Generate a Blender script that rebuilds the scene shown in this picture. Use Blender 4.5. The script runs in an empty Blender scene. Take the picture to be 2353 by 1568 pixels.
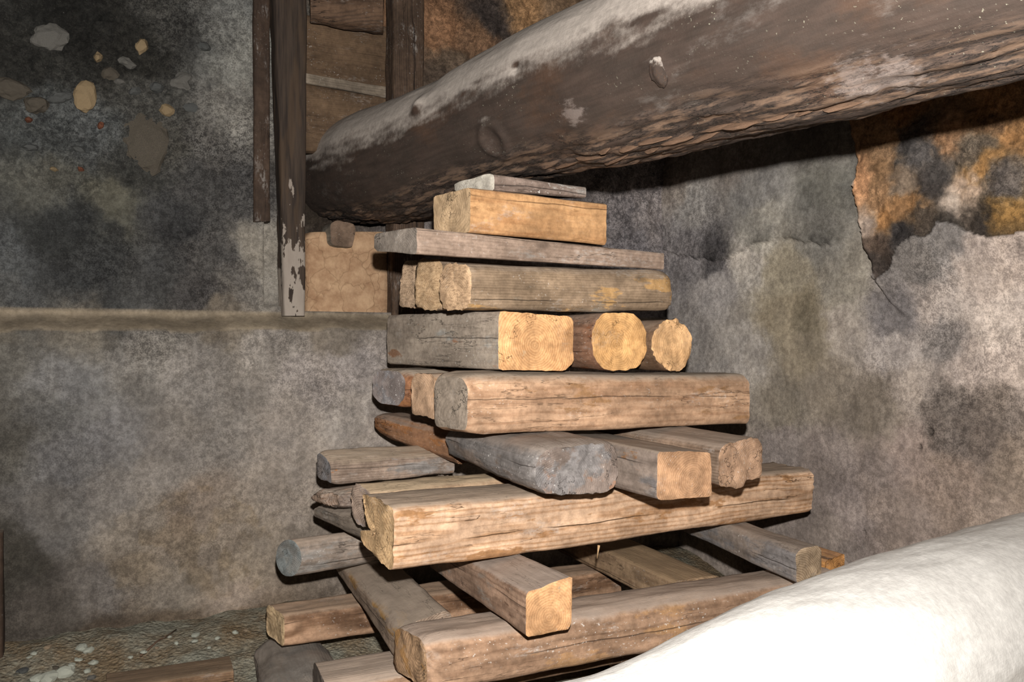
import bpy, bmesh, math, random
import numpy as np
from mathutils import Matrix, Vector

# ------------------------------------------------------------------ camera, light, exposure
FPX, CX, CY, EYE = 1900.0, 1176.5, 784.0, 1.0
scene = bpy.context.scene
COL = scene.collection
cam_d = bpy.data.cameras.new('camera')
cam = bpy.data.objects.new('camera', cam_d)
COL.objects.link(cam)
cam.location = (0, 0, EYE)
cam.rotation_euler = (math.radians(90), 0, 0)
cam_d.sensor_fit = 'HORIZONTAL'
cam_d.sensor_width = 36.0
cam_d.lens = 36.0 * FPX / 2353.0
cam_d.clip_start = 0.02
scene.camera = cam

world = bpy.data.worlds.new('world')
scene.world = world
world.use_nodes = True
world.node_tree.nodes['Background'].inputs[0].default_value = (0.9, 0.95, 1.0, 1)
world.node_tree.nodes['Background'].inputs[1].default_value = 0.006

FLASH = np.array([0.03, -0.02, EYE + 0.18])
FLASH_W = 525.0
fl_d = bpy.data.lights.new('camera_flash', 'SPOT')
fl_d.energy = FLASH_W
fl_d.color = (1.0, 0.985, 0.96)
fl_d.spot_size = math.radians(150)
fl_d.spot_blend = 0.75
fl_d.shadow_soft_size = 0.02
fl = bpy.data.objects.new('camera_flash', fl_d)
COL.objects.link(fl)
fl.location = FLASH
fl.rotation_euler = (math.radians(90), 0, math.radians(-8))

vs = scene.view_settings
vs.view_transform = 'Standard'
vs.look = 'None'
vs.exposure = 0.0
vs.gamma = 1.0
vs.use_curve_mapping = False

# ------------------------------------------------------------------ helpers: geometry
def ydir(deg):
    a = math.radians(deg)
    return np.array([math.sin(a), math.cos(a)])

def zpx(y, Y):
    return EYE - (y - CY) / FPX * Y

def at(x, y, Y):
    return np.array([(x - CX) / FPX * Y, Y, zpx(y, Y)])

def hash3(i, j, k, seed):
    h = (i * 374761393 + j * 668265263 + k * 2147483647 + seed * 974711) & 0xFFFFFFFF
    h = ((h ^ (h >> 13)) * 1274126177) & 0xFFFFFFFF
    h = ((h ^ (h >> 16)) * 2246822519) & 0xFFFFFFFF
    return ((h ^ (h >> 15)) & 0xFFFFFF) / float(0xFFFFFF)

def vnoise(P, seed=0):
    P = np.asarray(P, float)
    f = np.floor(P).astype(np.int64)
    t = P - f
    t = t * t * (3 - 2 * t)
    i, j, k = f[..., 0], f[..., 1], f[..., 2]
    out = 0
    for di in (0, 1):
        wi = t[..., 0] if di else 1 - t[..., 0]
        for dj in (0, 1):
            wj = t[..., 1] if dj else 1 - t[..., 1]
            for dk in (0, 1):
                wk = t[..., 2] if dk else 1 - t[..., 2]
                out = out + wi * wj * wk * hash3(i + di, j + dj, k + dk, seed)
    return out * 2 - 1

def fbm(P, octv=4, seed=0, rough=0.5):
    P = np.asarray(P, float)
    a, s, o = 1.0, 0.0, 0.0
    for q in range(octv):
        o = o + a * vnoise(P * (2.03 ** q), seed + q * 17)
        s += a
        a *= rough
    return o / s

def smooth(a, b, x):
    t = np.clip((x - a) / (b - a), 0, 1)
    return t * t * (3 - 2 * t)

def srgb(c):
    c = np.asarray(c, float) / 255.0
    return np.where(c <= 0.04045, c / 12.92, ((c + 0.055) / 1.055) ** 2.4)

def tag(o, label=None, cat=None, group=None, kind=None):
    if label: o['label'] = label
    if cat: o['category'] = cat
    if group: o['group'] = group
    if kind: o['kind'] = kind
    return o

def mesh_obj(name, verts, faces, mats, parent=None, matidx=None, smooth_shade=True):
    me = bpy.data.meshes.new(name)
    me.from_pydata([tuple(v) for v in verts], [], [tuple(f) for f in faces])
    for m in mats:
        me.materials.append(m)
    if matidx is not None:
        me.polygons.foreach_set('material_index', np.asarray(matidx, np.int32))
    if smooth_shade:
        me.polygons.foreach_set('use_smooth', np.ones(len(me.polygons), bool))
    me.update()
    o = bpy.data.objects.new(name, me)
    COL.objects.link(o)
    if parent is not None:
        o.parent = parent
    return o

def attr_f(o, name, vals):
    a = o.data.attributes.new(name, 'FLOAT', 'POINT')
    a.data.foreach_set('value', np.asarray(vals, np.float32).ravel())

def attr_c(o, name, rgb):
    a = o.data.color_attributes.new(name, 'FLOAT_COLOR', 'POINT')
    n = len(rgb)
    d = np.ones((n, 4), np.float32)
    d[:, :3] = rgb
    a.data.foreach_set('color', d.ravel())

# ------------------------------------------------------------------ helpers: node materials
class G:
    def __init__(self, name):
        self.m = bpy.data.materials.new(name)
        self.m.use_nodes = True
        self.t = self.m.node_tree
        self.t.nodes.clear()
        self.out = self.t.nodes.new('ShaderNodeOutputMaterial')
        self.b = self.t.nodes.new('ShaderNodeBsdfPrincipled')
        self.t.links.new(self.b.outputs[0], self.out.inputs[0])
        self.b.inputs['Specular IOR Level'].default_value = 0.25
        self.b.inputs['Roughness'].default_value = 0.85

    def put(self, sock, v):
        if isinstance(v, bpy.types.NodeSocket):
            self.t.links.new(v, sock)
        elif v is not None:
            if sock.type == 'RGBA' and len(v) == 3:
                v = (*v, 1)
            sock.default_value = v

    def math(self, op, a, b=None, c=None, clamp=False):
        n = self.t.nodes.new('ShaderNodeMath')
        n.operation = op
        n.use_clamp = clamp
        self.put(n.inputs[0], a)
        if b is not None: self.put(n.inputs[1], b)
        if c is not None: self.put(n.inputs[2], c)
        return n.outputs[0]

    def vmath(self, op, a, b=None):
        n = self.t.nodes.new('ShaderNodeVectorMath')
        n.operation = op
        self.put(n.inputs[0], a)
        if b is not None: self.put(n.inputs[1], b)
        return n.outputs[0]

    def noise(self, vec, scale=1.0, detail=3.0, rough=0.55, color=False, dist=0.0):
        n = self.t.nodes.new('ShaderNodeTexNoise')
        self.put(n.inputs['Vector'], vec)
        n.inputs['Scale'].default_value = scale
        n.inputs['Detail'].default_value = detail
        n.inputs['Roughness'].default_value = rough
        n.inputs['Distortion'].default_value = dist
        return n.outputs['Color' if color else 'Fac']

    def voro(self, vec, scale, feature='F1', out='Distance'):
        n = self.t.nodes.new('ShaderNodeTexVoronoi')
        n.feature = feature
        self.put(n.inputs['Vector'], vec)
        n.inputs['Scale'].default_value = scale
        return n.outputs[out]

    def step(self, x, a, b):
        n = self.t.nodes.new('ShaderNodeMapRange')
        n.interpolation_type = 'SMOOTHSTEP'
        self.put(n.inputs[0], x)
        self.put(n.inputs[1], a)
        self.put(n.inputs[2], b)
        n.inputs[3].default_value = 0
        n.inputs[4].default_value = 1
        return n.outputs[0]

    def lin(self, x, a, b, lo, hi):
        n = self.t.nodes.new('ShaderNodeMapRange')
        self.put(n.inputs[0], x)
        for q, v in ((1, a), (2, b), (3, lo), (4, hi)):
            self.put(n.inputs[q], v)
        return n.outputs[0]

    def mix(self, f, a, b, blend='MIX'):
        n = self.t.nodes.new('ShaderNodeMix')
        n.data_type = 'RGBA'
        n.blend_type = blend
        n.clamp_factor = True
        self.put(n.inputs[0], f)
        self.put(n.inputs[6], a)
        self.put(n.inputs[7], b)
        return n.outputs[2]

    def attr(self, name, color=False):
        n = self.t.nodes.new('ShaderNodeAttribute')
        n.attribute_name = name
        return n.outputs['Color' if color else 'Fac']

    def obj(self, off=(0, 0, 0)):
        n = self.t.nodes.new('ShaderNodeTexCoord')
        return self.vmath('ADD', n.outputs['Object'], off)

    def sc(self, v, s):
        return self.vmath('MULTIPLY', v, s)

    def upness(self):
        n = self.t.nodes.new('ShaderNodeNewGeometry')
        s = self.t.nodes.new('ShaderNodeSeparateXYZ')
        self.t.links.new(n.outputs['Normal'], s.inputs[0])
        return s.outputs[2]

    def finish(self, color, height=None, strength=0.4, dist=0.004, rough=0.85, spec=0.25):
        self.put(self.b.inputs['Base Color'], color)
        self.put(self.b.inputs['Roughness'], rough)
        self.b.inputs['Specular IOR Level'].default_value = spec
        if height is not None:
            n = self.t.nodes.new('ShaderNodeBump')
            n.inputs['Strength'].default_value = strength
            n.inputs['Distance'].default_value = dist
            self.put(n.inputs['Height'], height)
            self.put(self.b.inputs['Normal'], n.outputs[0])
        return self.m

def k3(c, f):
    return tuple(min(1.0, v * f) for v in c)

def mat_wood(name, seed, light, dark, patch=None, pam=0.0, grey=(0.2, 0.18, 0.16), gam=0.3,
             dust=(0.36, 0.29, 0.23), dam=0.6, spk=0.25, crk=0.6, ring=0.008, ra=0.6, sa=0.9,
             pith=None, cap=False, saw=0.0, knots=0.6, lim=0.3, lines=None):
    light = tuple(a * b for a, b in zip(light, (1.07, 0.985, 0.95)))
    dark = tuple(a * b for a, b in zip(dark, (1.06, 0.98, 0.95)))
    rnd = random.Random(seed)
    if pith is None:
        pith = (rnd.uniform(-0.07, 0.07), rnd.uniform(-0.09, 0.03))
    g = G(name)
    v = g.obj((rnd.uniform(-9, 9), 0, 0))
    vo = g.vmath('ADD', v, (0, rnd.uniform(-9, 9), rnd.uniform(-9, 9)))
    w = g.noise(g.sc(vo, (2.2, 9, 9)), 1, 3, 0.5, color=True)
    w = g.vmath('MULTIPLY', g.vmath('SUBTRACT', w, (0.5, 0.5, 0.5)), (0.0, 0.020, 0.020))
    vw = g.vmath('ADD', v, w)
    s = g.t.nodes.new('ShaderNodeSeparateXYZ')
    g.t.links.new(vw, s.inputs[0])
    y = g.math('SUBTRACT', s.outputs[1], pith[0])
    z = g.math('SUBTRACT', s.outputs[2], pith[1])
    r = g.math('SQRT', g.math('ADD', g.math('MULTIPLY', y, y), g.math('MULTIPLY', z, z)))
    ph = g.math('ADD', g.math('DIVIDE', r, ring), g.math('MULTIPLY', g.noise(vo, 16 if cap else 6, 3), 2.6 if cap else 1.0))
    rings = g.math('ADD', g.math('MULTIPLY', g.math('SINE', g.math('MULTIPLY', ph, 6.2832)), 0.5), 0.5)
    rings = g.math('POWER', rings, 2.2)
    fine = (70, 70, 70) if cap else (5, 95, 95)
    streak = g.noise(g.sc(vo, fine), 1, 4, 0.6)
    mid = g.noise(g.sc(vo, (3.5, 22, 22)), 1, 4, 0.6)
    f = g.math('ADD', g.math('MULTIPLY', rings, ra),
               g.math('MULTIPLY', g.math('SUBTRACT', streak, 0.47), sa * 1.6))
    f = g.math('ADD', f, g.math('MULTIPLY', g.math('SUBTRACT', mid, 0.5), 1.3), clamp=True)
    c = g.mix(f, light, dark)
    # tone drift along the piece
    tone = g.noise(g.sc(vo, (4, 9, 9)), 1, 5, 0.6)
    c = g.mix(1.0, c, g.mix(g.step(tone, 0.3, 0.72), (0.62, 0.60, 0.58), (1.22, 1.2, 1.17)), 'MULTIPLY')
    if patch and pam > 0:
        pn = g.noise(g.vmath('ADD', g.sc(vo, (4.5, 15, 15)), (3.3, 1.1, 7.7)), 1, 5, 0.62)
        th = 0.66 - 0.30 * pam
        pm = g.step(pn, th, th + 0.05)
        c = g.mix(g.math('MULTIPLY', pm, 0.88), c, patch)
    if gam > 0:
        gn = g.noise(g.vmath('ADD', g.sc(vo, (3.2, 10, 10)), (8.3, 4.1, 2.7)), 1, 6, 0.68)
        th = 0.72 - 0.42 * gam
        gm = g.step(gn, th, th + 0.10)
        gc = g.mix(g.step(streak, 0.35, 0.7), k3(grey, 1.12), k3(grey, 0.72))
        c = g.mix(g.math('MULTIPLY', gm, 0.9), c, gc)
    if lim > 0:
        ln = g.noise(g.vmath('ADD', g.sc(vo, (7, 14, 14)), (1.3, 9.1, 5.7)), 1, 3, 0.5)
        lf = g.noise(g.sc(vo, (45, 130, 130)), 1, 4, 0.65)
        lm = g.math('MULTIPLY', g.step(ln, 0.56, 0.70), g.step(lf, 0.46, 0.60))
        c = g.mix(g.math('MULTIPLY', lm, lim), c, (0.48, 0.44, 0.40))
    # knots
    if knots > 0 and not cap:
        kd = g.voro(g.sc(vw, (4.0, 9.0, 9.0)), 1.0)
        km = g.math('MULTIPLY', g.math('SUBTRACT', 1.0, g.step(kd, 0.05, 0.17)), knots)
        c = g.mix(km, c, k3(dark, 0.55))
    # drying cracks running with the grain
    cn = g.noise(g.sc(vo, (2.6, 26, 26) if not cap else (9, 14, 14)), 1, 4, 0.6)
    cl = g.math('ABSOLUTE', g.math('SUBTRACT', cn, 0.5))
    cm = g.math('SUBTRACT', 1.0, g.step(cl, 0.0015, 0.010))
    gate = g.step(g.noise(g.sc(vo, (3, 8, 8)), 1, 2), 0.50, 0.60)
    cm = g.math('MULTIPLY', g.math('MULTIPLY', cm, gate), crk)
    c = g.mix(cm, c, k3(dark, 0.22))
    if lines is None and not cap:
        lines = [rnd.uniform(-0.05, 0.05) for _ in range(1)]
    for q, z0 in enumerate(lines or []):
        wz = g.math('MULTIPLY', g.math('SUBTRACT', g.noise(g.sc(vo, (3.0, 0, 0)), 1, 4, 0.6), 0.5), 0.028)
        dz = g.math('ABSOLUTE', g.math('SUBTRACT', g.math('SUBTRACT', s.outputs[2], z0), wz))
        gt = g.step(g.noise(g.vmath('ADD', g.sc(vo, (2.2, 0, 0)), (q * 7.1, 0, 0)), 1, 1), 0.42, 0.52)
        lm2 = g.math('MULTIPLY', g.math('MULTIPLY', g.math('SUBTRACT', 1.0, g.step(dz, 0.0007, 0.0019)), gt), min(1.0, crk * 1.3))
        cm = g.math('MAXIMUM', cm, lm2)
        c = g.mix(lm2, c, k3(dark, 0.25))
    sawn = None
    if saw > 0:
        sawn = g.noise(g.sc(g.vmath('ADD', vo, (0, 0, 0)), (30, 60, 190)), 1, 3, 0.55)
        c = g.mix(g.math('MULTIPLY', g.step(sawn, 0.48, 0.62), 0.75 * saw), c, k3(dark, 0.8))
    if not cap:
        gp = g.t.nodes.new('ShaderNodeNewGeometry')
        em = g.math('MULTIPLY', g.step(gp.outputs['Pointiness'], 0.52, 0.60), g.step(g.noise(vo, 25, 3), 0.4, 0.6))
        c = g.mix(g.math('MULTIPLY', em, 0.45), c, k3(light, 1.3))
    # grime + pale crumbs of plaster
    gr = g.noise(vo, 42, 6, 0.7)
    c = g.mix(1.0, c, g.mix(g.step(gr, 0.3, 0.7), (0.72, 0.71, 0.70), (1.14, 1.14, 1.14)), 'MULTIPLY')
    sn = g.noise(g.sc(vo, (110, 150, 150)), 1, 2, 0.5)
    sg = g.step(g.noise(g.sc(vo, (5, 9, 9)), 1, 3), 0.42, 0.62)
    sm = g.math('MULTIPLY', g.math('MULTIPLY', g.step(sn, 0.64, 0.72), sg), spk)
    c = g.mix(sm, c, (0.62, 0.58, 0.53))
    if dam > 0:
        up = g.math('ADD', g.upness(), g.math('MULTIPLY', g.math('SUBTRACT', gr, 0.5), 0.5))
        dm = g.math('MULTIPLY', g.step(up, 0.45, 0.92), dam)
        dc = g.mix(g.noise(vo, 18, 5, 0.65), k3(dust, 0.7), k3(dust, 1.3))
        c = g.mix(dm, c, dc)
    h = g.math('ADD', g.math('MULTIPLY', streak, 0.5), g.math('MULTIPLY', gr, 0.5))
    h = g.math('SUBTRACT', h, g.math('MULTIPLY', cm, 1.2))
    h = g.math('SUBTRACT', h, g.math('MULTIPLY', rings, 0.12))
    if sawn is not None:
        h = g.math('ADD', h, g.math('MULTIPLY', sawn, 0.5 * saw))
    return g.finish(c, h, 0.55, 0.005, 0.82, 0.2)

# ------------------------------------------------------------------ helpers: sawn timber
def chaikin(P, n=2, c=0.2):
    P = np.asarray(P, float)
    for _ in range(n):
        Q = np.roll(P, -1, axis=0)
        P = np.stack([P * (1 - c) + Q * c, P * c + Q * (1 - c)], 1).reshape(-1, 2)
    return P

def resample(P, n, sx, sy):
    Q = np.vstack([P, P[:1]])
    d = np.sqrt(((Q[1:, 0] - Q[:-1, 0]) * sx) ** 2 + ((Q[1:, 1] - Q[:-1, 1]) * sy) ** 2)
    s = np.concatenate([[0], np.cumsum(d)])
    t = np.linspace(0, s[-1], n, endpoint=False)
    return np.stack([np.interp(t, s, Q[:, 0]), np.interp(t, s, Q[:, 1])], 1)

PROF = {
    'rect': [(0, 0), (1, 0), (1, 1), (0, 1)],
    'wane': [(0.06, 0), (0.93, 0), (1, 0.1), (1, 0.82), (0.86, 1), (0.16, 1), (0, 0.84), (0, 0.14)],
    'round': [(0.5 + 0.5 * math.cos(a), 0.5 + 0.5 * math.sin(a)) for a in np.linspace(0, 2 * math.pi, 14, endpoint=False)],
    'log4': [(0.22, 0), (0.78, 0.02), (1, 0.24), (0.98, 0.78), (0.76, 1), (0.2, 0.98), (0, 0.76), (0.02, 0.22)],
}

def loft(name, e0, e1, mats, prof='rect', seed=0, amp=0.004, fine=0.0015, rag=0.003, rnd=0.10,
         M=56, step=0.014, cham0=None, cham1=None, bow=(0, 0), parent=None, tooth=0.0, twist=0.0):
    """e0/e1: four world points (u0v0, u1v0, u1v1, u0v1). One closed mesh, caps use mats[1]."""
    e0 = np.asarray(e0, float); e1 = np.asarray(e1, float)
    rg = np.random.RandomState(seed)
    c0, c1 = e0.mean(0), e1.mean(0)
    ax = c1 - c0
    L = np.linalg.norm(ax); ax = ax / L
    up = np.array([0, 0, 1.0]) if abs(ax[2]) < 0.8 else np.array([0, -1.0, 0])
    yv = np.cross(up, ax); yv /= np.linalg.norm(yv)
    zv = np.cross(ax, yv)
    W = np.linalg.norm(e0[1] - e0[0]); H = np.linalg.norm(e0[3] - e0[0])
    P = np.asarray(PROF[prof] if isinstance(prof, str) else prof, float)
    if prof == 'rect':
        P = P + rg.uniform(-0.035, 0.035, P.shape)
    P = resample(chaikin(P, 2, rnd), M, W, H)
    P = np.clip(P, -0.06, 1.06)
    nseg = max(10, int(L / step))
    sv = np.linspace(0, 1, nseg + 1)
    R = np.zeros((nseg + 1, M, 3))
    for i, s in enumerate(sv):
        sc = 1.0
        d0, d1 = s * L, (1 - s) * L
        if cham0 and d0 < cham0[0]:
            sc *= cham0[1] + (1 - cham0[1]) * math.sqrt(max(0, d0 / cham0[0]))
        if cham1 and d1 < cham1[0]:
            sc *= cham1[1] + (1 - cham1[1]) * math.sqrt(max(0, d1 / cham1[0]))
        p = 0.5 + (P - 0.5) * sc
        u, w = p[:, :1], p[:, 1:]
        E0 = e0[0] * (1 - u) * (1 - w) + e0[1] * u * (1 - w) + e0[2] * u * w + e0[3] * (1 - u) * w
        E1 = e1[0] * (1 - u) * (1 - w) + e1[1] * u * (1 - w) + e1[2] * u * w + e1[3] * (1 - u) * w
        R[i] = E0 * (1 - s) + E1 * s + (yv * bow[0] + zv * bow[1]) * 4 * s * (1 - s)
    rel = R - R.mean(1, keepdims=True)
    nrm = rel / (np.linalg.norm(rel, axis=2, keepdims=True) + 1e-9)
    lx = np.stack([np.repeat((sv * L)[:, None], M, 1), rel @ yv, rel @ zv], 2)
    d = amp * fbm(lx * np.array([3.2, 9, 9]) + seed * 3.7, 3, seed) * 1.6
    d = d + fine * fbm(lx * np.array([14, 55, 55]) + seed, 3, seed + 5) * 1.8
    R = R + nrm * d[..., None]
    C0, C1 = R[0].copy(), R[-1].copy()
    if tooth > 0:
        for i, s in enumerate(sv):
            edge = min(s, 1 - s) * L
            if edge < 0.022:
                tt = fbm(np.stack([np.arange(M) * 0.9, np.full(M, s * 30), np.zeros(M)], 1), 2, seed) * tooth * 0.8 * (1 - edge / 0.022)
                R[i] += nrm[i] * tt[:, None] + ax * ((rg.rand(M) - 0.5) * tooth * 0.5)[:, None]
    verts = [r for r in R]
    faces, mi = [], []
    for a in range(nseg):
        for b in range(M):
            faces.append((a * M + b, a * M + (b + 1) % M, (a + 1) * M + (b + 1) % M, (a + 1) * M + b))
            mi.append(0)
    base = (nseg + 1) * M
    rimA = list(range(M)); rimB = list(range(nseg * M, nseg * M + M))
    for end, rim in ((0, rimA), (1, rimB)):
        X0 = C0 if end == 0 else C1
        cen = X0.mean(0)
        prev = rim
        sgn = -1 if end == 0 else 1
        for fr in (0.965, 0.80, 0.56, 0.28):
            X = cen + (X0 - cen) * fr
            rel = X - cen
            bump = rag * fbm(np.stack([rel @ yv * 26, rel @ zv * 26, np.full(M, seed * 1.3 + end)], 1), 3, seed + 9) * 1.6
            X = X + ax * (sgn * (bump + 0.001))[:, None]
            verts.append(X)
            cur = list(range(base, base + M)); base += M
            for b in range(M):
                q = (prev[b], prev[(b + 1) % M], cur[(b + 1) % M], cur[b])
                faces.append(q if end == 1 else q[::-1]); mi.append(1)
            prev = cur
        verts.append(cen[None, :])
        for b in range(M):
            q = (prev[b], prev[(b + 1) % M], base)
            faces.append(q if end == 1 else q[::-1]); mi.append(1)
        base += 1
    V = np.vstack(verts)
    org = (c0 + c1) / 2
    Rm = np.stack([ax, yv, zv], 1)
    Vl = (V - org) @ Rm
    o = mesh_obj(name, Vl, faces, mats if len(mats) > 1 else [mats[0], mats[0]], parent, mi)
    bm = bmesh.new(); bm.from_mesh(o.data)
    bmesh.ops.recalc_face_normals(bm, faces=bm.faces)
    for e in bm.edges:
        if len(e.link_faces) == 2 and e.link_faces[0].material_index != e.link_faces[1].material_index:
            e.smooth = False
    bm.to_mesh(o.data); bm.free()
    m = Matrix(((*Rm[0], org[0]), (*Rm[1], org[1]), (*Rm[2], org[2]), (0, 0, 0, 1)))
    o.matrix_world = m
    return o

def edge_px(N0, yaw, spec):
    """spec (x, ytop, ybot): picture point on the vertical plane through N0 with heading yaw;
       spec ('len', l, dzt, dzb): a length instead."""
    d = ydir(yaw)
    if spec[0] == 'len':
        t = spec[1]
        return N0[0] + d * t, N0[1] + spec[2], N0[2] + spec[3]
    k = (spec[0] - CX) / FPX
    x0, y0 = N0[0]
    t = (k * y0 - x0) / (d[0] - k * d[1])
    p = N0[0] + d * t
    return p, zpx(spec[1], p[1]), zpx(spec[2], p[1])

def timber(name, label, cat, N, right, ry, left, ly, axis, mats, group='timbers of the crib stack', **kw):
    Yn = N[3]
    p = np.array([(N[0] - CX) / FPX * Yn, Yn])
    N0 = (p, zpx(N[1], Yn), zpx(N[2], Yn))
    A = edge_px(N0, ry, right)
    B = edge_px(N0, ly, left)
    D = (A[0] + B[0] - p, A[1] + B[1] - N0[1], A[2] + B[2] - N0[2])
    bot = lambda c: np.array([c[0][0], c[0][1], c[2]])
    top = lambda c: np.array([c[0][0], c[0][1], c[1]])
    if axis == 'R':
        e0 = [bot(N0), bot(B), top(B), top(N0)]
        e1 = [bot(A), bot(D), top(D), top(A)]
    else:
        e0 = [bot(N0), bot(A), top(A), top(N0)]
        e1 = [bot(B), bot(D), top(D), top(B)]
    o = loft(name, e0, e1, mats, **kw)
    tag(o, label, cat, group)
    if DEBUG:
        print('%-55s zb %.3f zt %.3f | R Y%.2f zb %.3f zt %.3f | L Y%.2f zb %.3f zt %.3f lenR %.2f lenL %.2f' % (
            label[:55], N0[2], N0[1], A[0][1], A[2], A[1], B[0][1], B[2], B[1],
            np.linalg.norm(A[0] - p), np.linalg.norm(B[0] - p)))
    return o
DEBUG = False

# ------------------------------------------------------------------ the room: two plastered walls meeting in a corner
U1 = ydir(62.0); N1 = np.array([U1[1], -U1[0]])        # wall_left runs away to the right, faces the room
U2 = ydir(-28.0); N2 = np.array([-U2[1], U2[0]])       # wall_right runs away to the left
P1 = np.array([-0.93, 3.10]); P2 = np.array([1.395, 2.94])
def wall_uv(px, py, P, U, Nn, off=0.0):
    Q = P + Nn * off
    k = (px - CX) / FPX
    t = (k * Q[1] - Q[0]) / (U[0] - k * U[1])
    Y = Q[1] + U[1] * t
    return t, zpx(py, Y)
RECESS = -0.10
def L_uv(px, py):
    return wall_uv(px, py, P1, U1, N1, 0.0 if py > 745 else RECESS)
def R_uv(px, py):
    return wall_uv(px, py, P2, U2, N2)

def irradiance(P3, n3):
    d = FLASH - P3
    r = np.linalg.norm(d, axis=-1)
    c = np.abs((d * n3).sum(-1)) / r
    return FLASH_W * np.maximum(c, 0.2) / (4 * math.pi ** 2 * r ** 2)

def paint(ctrl, to_uv, UV, P, U, Nn, seed, warp=0.05, power=5.0):
    """wall stains, plus flash falloff left in the upper-left tones: albedo of each control spot (its tone over the light that falls on it), blended over the wall."""
    n3 = np.array([Nn[0], Nn[1], 0.0])
    pts, cols, mot = [], [], []
    for c in ctrl:
        u, z = to_uv(c[0], c[1])
        p3 = np.array([P[0] + U[0] * u, P[1] + U[1] * u, z])
        t_ = np.array(c[2:5], float); gy = t_.mean()
        ds_ = (0.78 if t_[0] - t_[2] > 55 else 0.52) if Nn is N2 else (0.62 if c[0] > 900 else 0.52)
        upper = Nn is N1 and c[1] < 735 and c[0] < 900  # upper-left tones: soot, with flash falloff and corner vignette baked into the colour
        a = srgb(gy + (t_ - gy) * ds_) / (irradiance(p3, n3) * (np.array([1.12, 1.10, 1.10]) if upper else np.array([0.955, 0.985, 0.995])))
        if Nn is N2 and t_[0] - t_[2] > 50: a = a * 0.84
        pts.append((u, z)); cols.append(np.clip(a, 0.004, 0.8)); mot.append((c[5] if len(c) > 5 else 0.22) * 0.8 + 0.12)
    pts = np.array(pts); cols = np.array(cols); mot = np.array(mot)
    W = UV.copy()
    q = np.stack([UV[:, 0] * 4, UV[:, 1] * 4, np.zeros(len(UV))], 1)
    W[:, 0] += warp * fbm(q, 6, seed, 0.68) * 2.2
    W[:, 1] += warp * fbm(q + 31.7, 6, seed + 3, 0.68) * 2.2
    W[:, 0] += 0.022 * fbm(q * 5, 4, seed + 5, 0.7) * 1.6
    W[:, 1] += 0.022 * fbm(q * 5 + 13.1, 4, seed + 6, 0.7) * 1.6
    out = np.zeros((len(UV), 3)); om = np.zeros(len(UV)); ws = np.zeros(len(UV))
    for i in range(len(pts)):
        d2 = (W[:, 0] - pts[i, 0]) ** 2 + (W[:, 1] - pts[i, 1]) ** 2 + 0.0006
        w = d2 ** (-power / 2)
        out += w[:, None] * np.log(cols[i])[None]
        om += w * mot[i]; ws += w
    return np.exp(out / ws[:, None]), om / ws

def inpoly(UV, poly):
    x, y = UV[:, 0], UV[:, 1]
    c = np.zeros(len(UV), bool)
    n = len(poly); j = n - 1
    for i in range(n):
        xi, yi = poly[i]; xj, yj = poly[j]
        cond = ((yi > y) != (yj > y)) & (x < (xj - xi) * (y - yi) / (yj - yi + 1e-12) + xi)
        c ^= cond
        j = i
    return c

def segdist(UV, line):
    d = np.full(len(UV), 9.0)
    for a, b in zip(line[:-1], line[1:]):
        a = np.array(a); b = np.array(b)
        t = np.clip(((UV - a) @ (b - a)) / ((b - a) @ (b - a)), 0, 1)
        d = np.minimum(d, np.linalg.norm(UV - (a + t[:, None] * (b - a)), axis=1))
    return d

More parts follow.
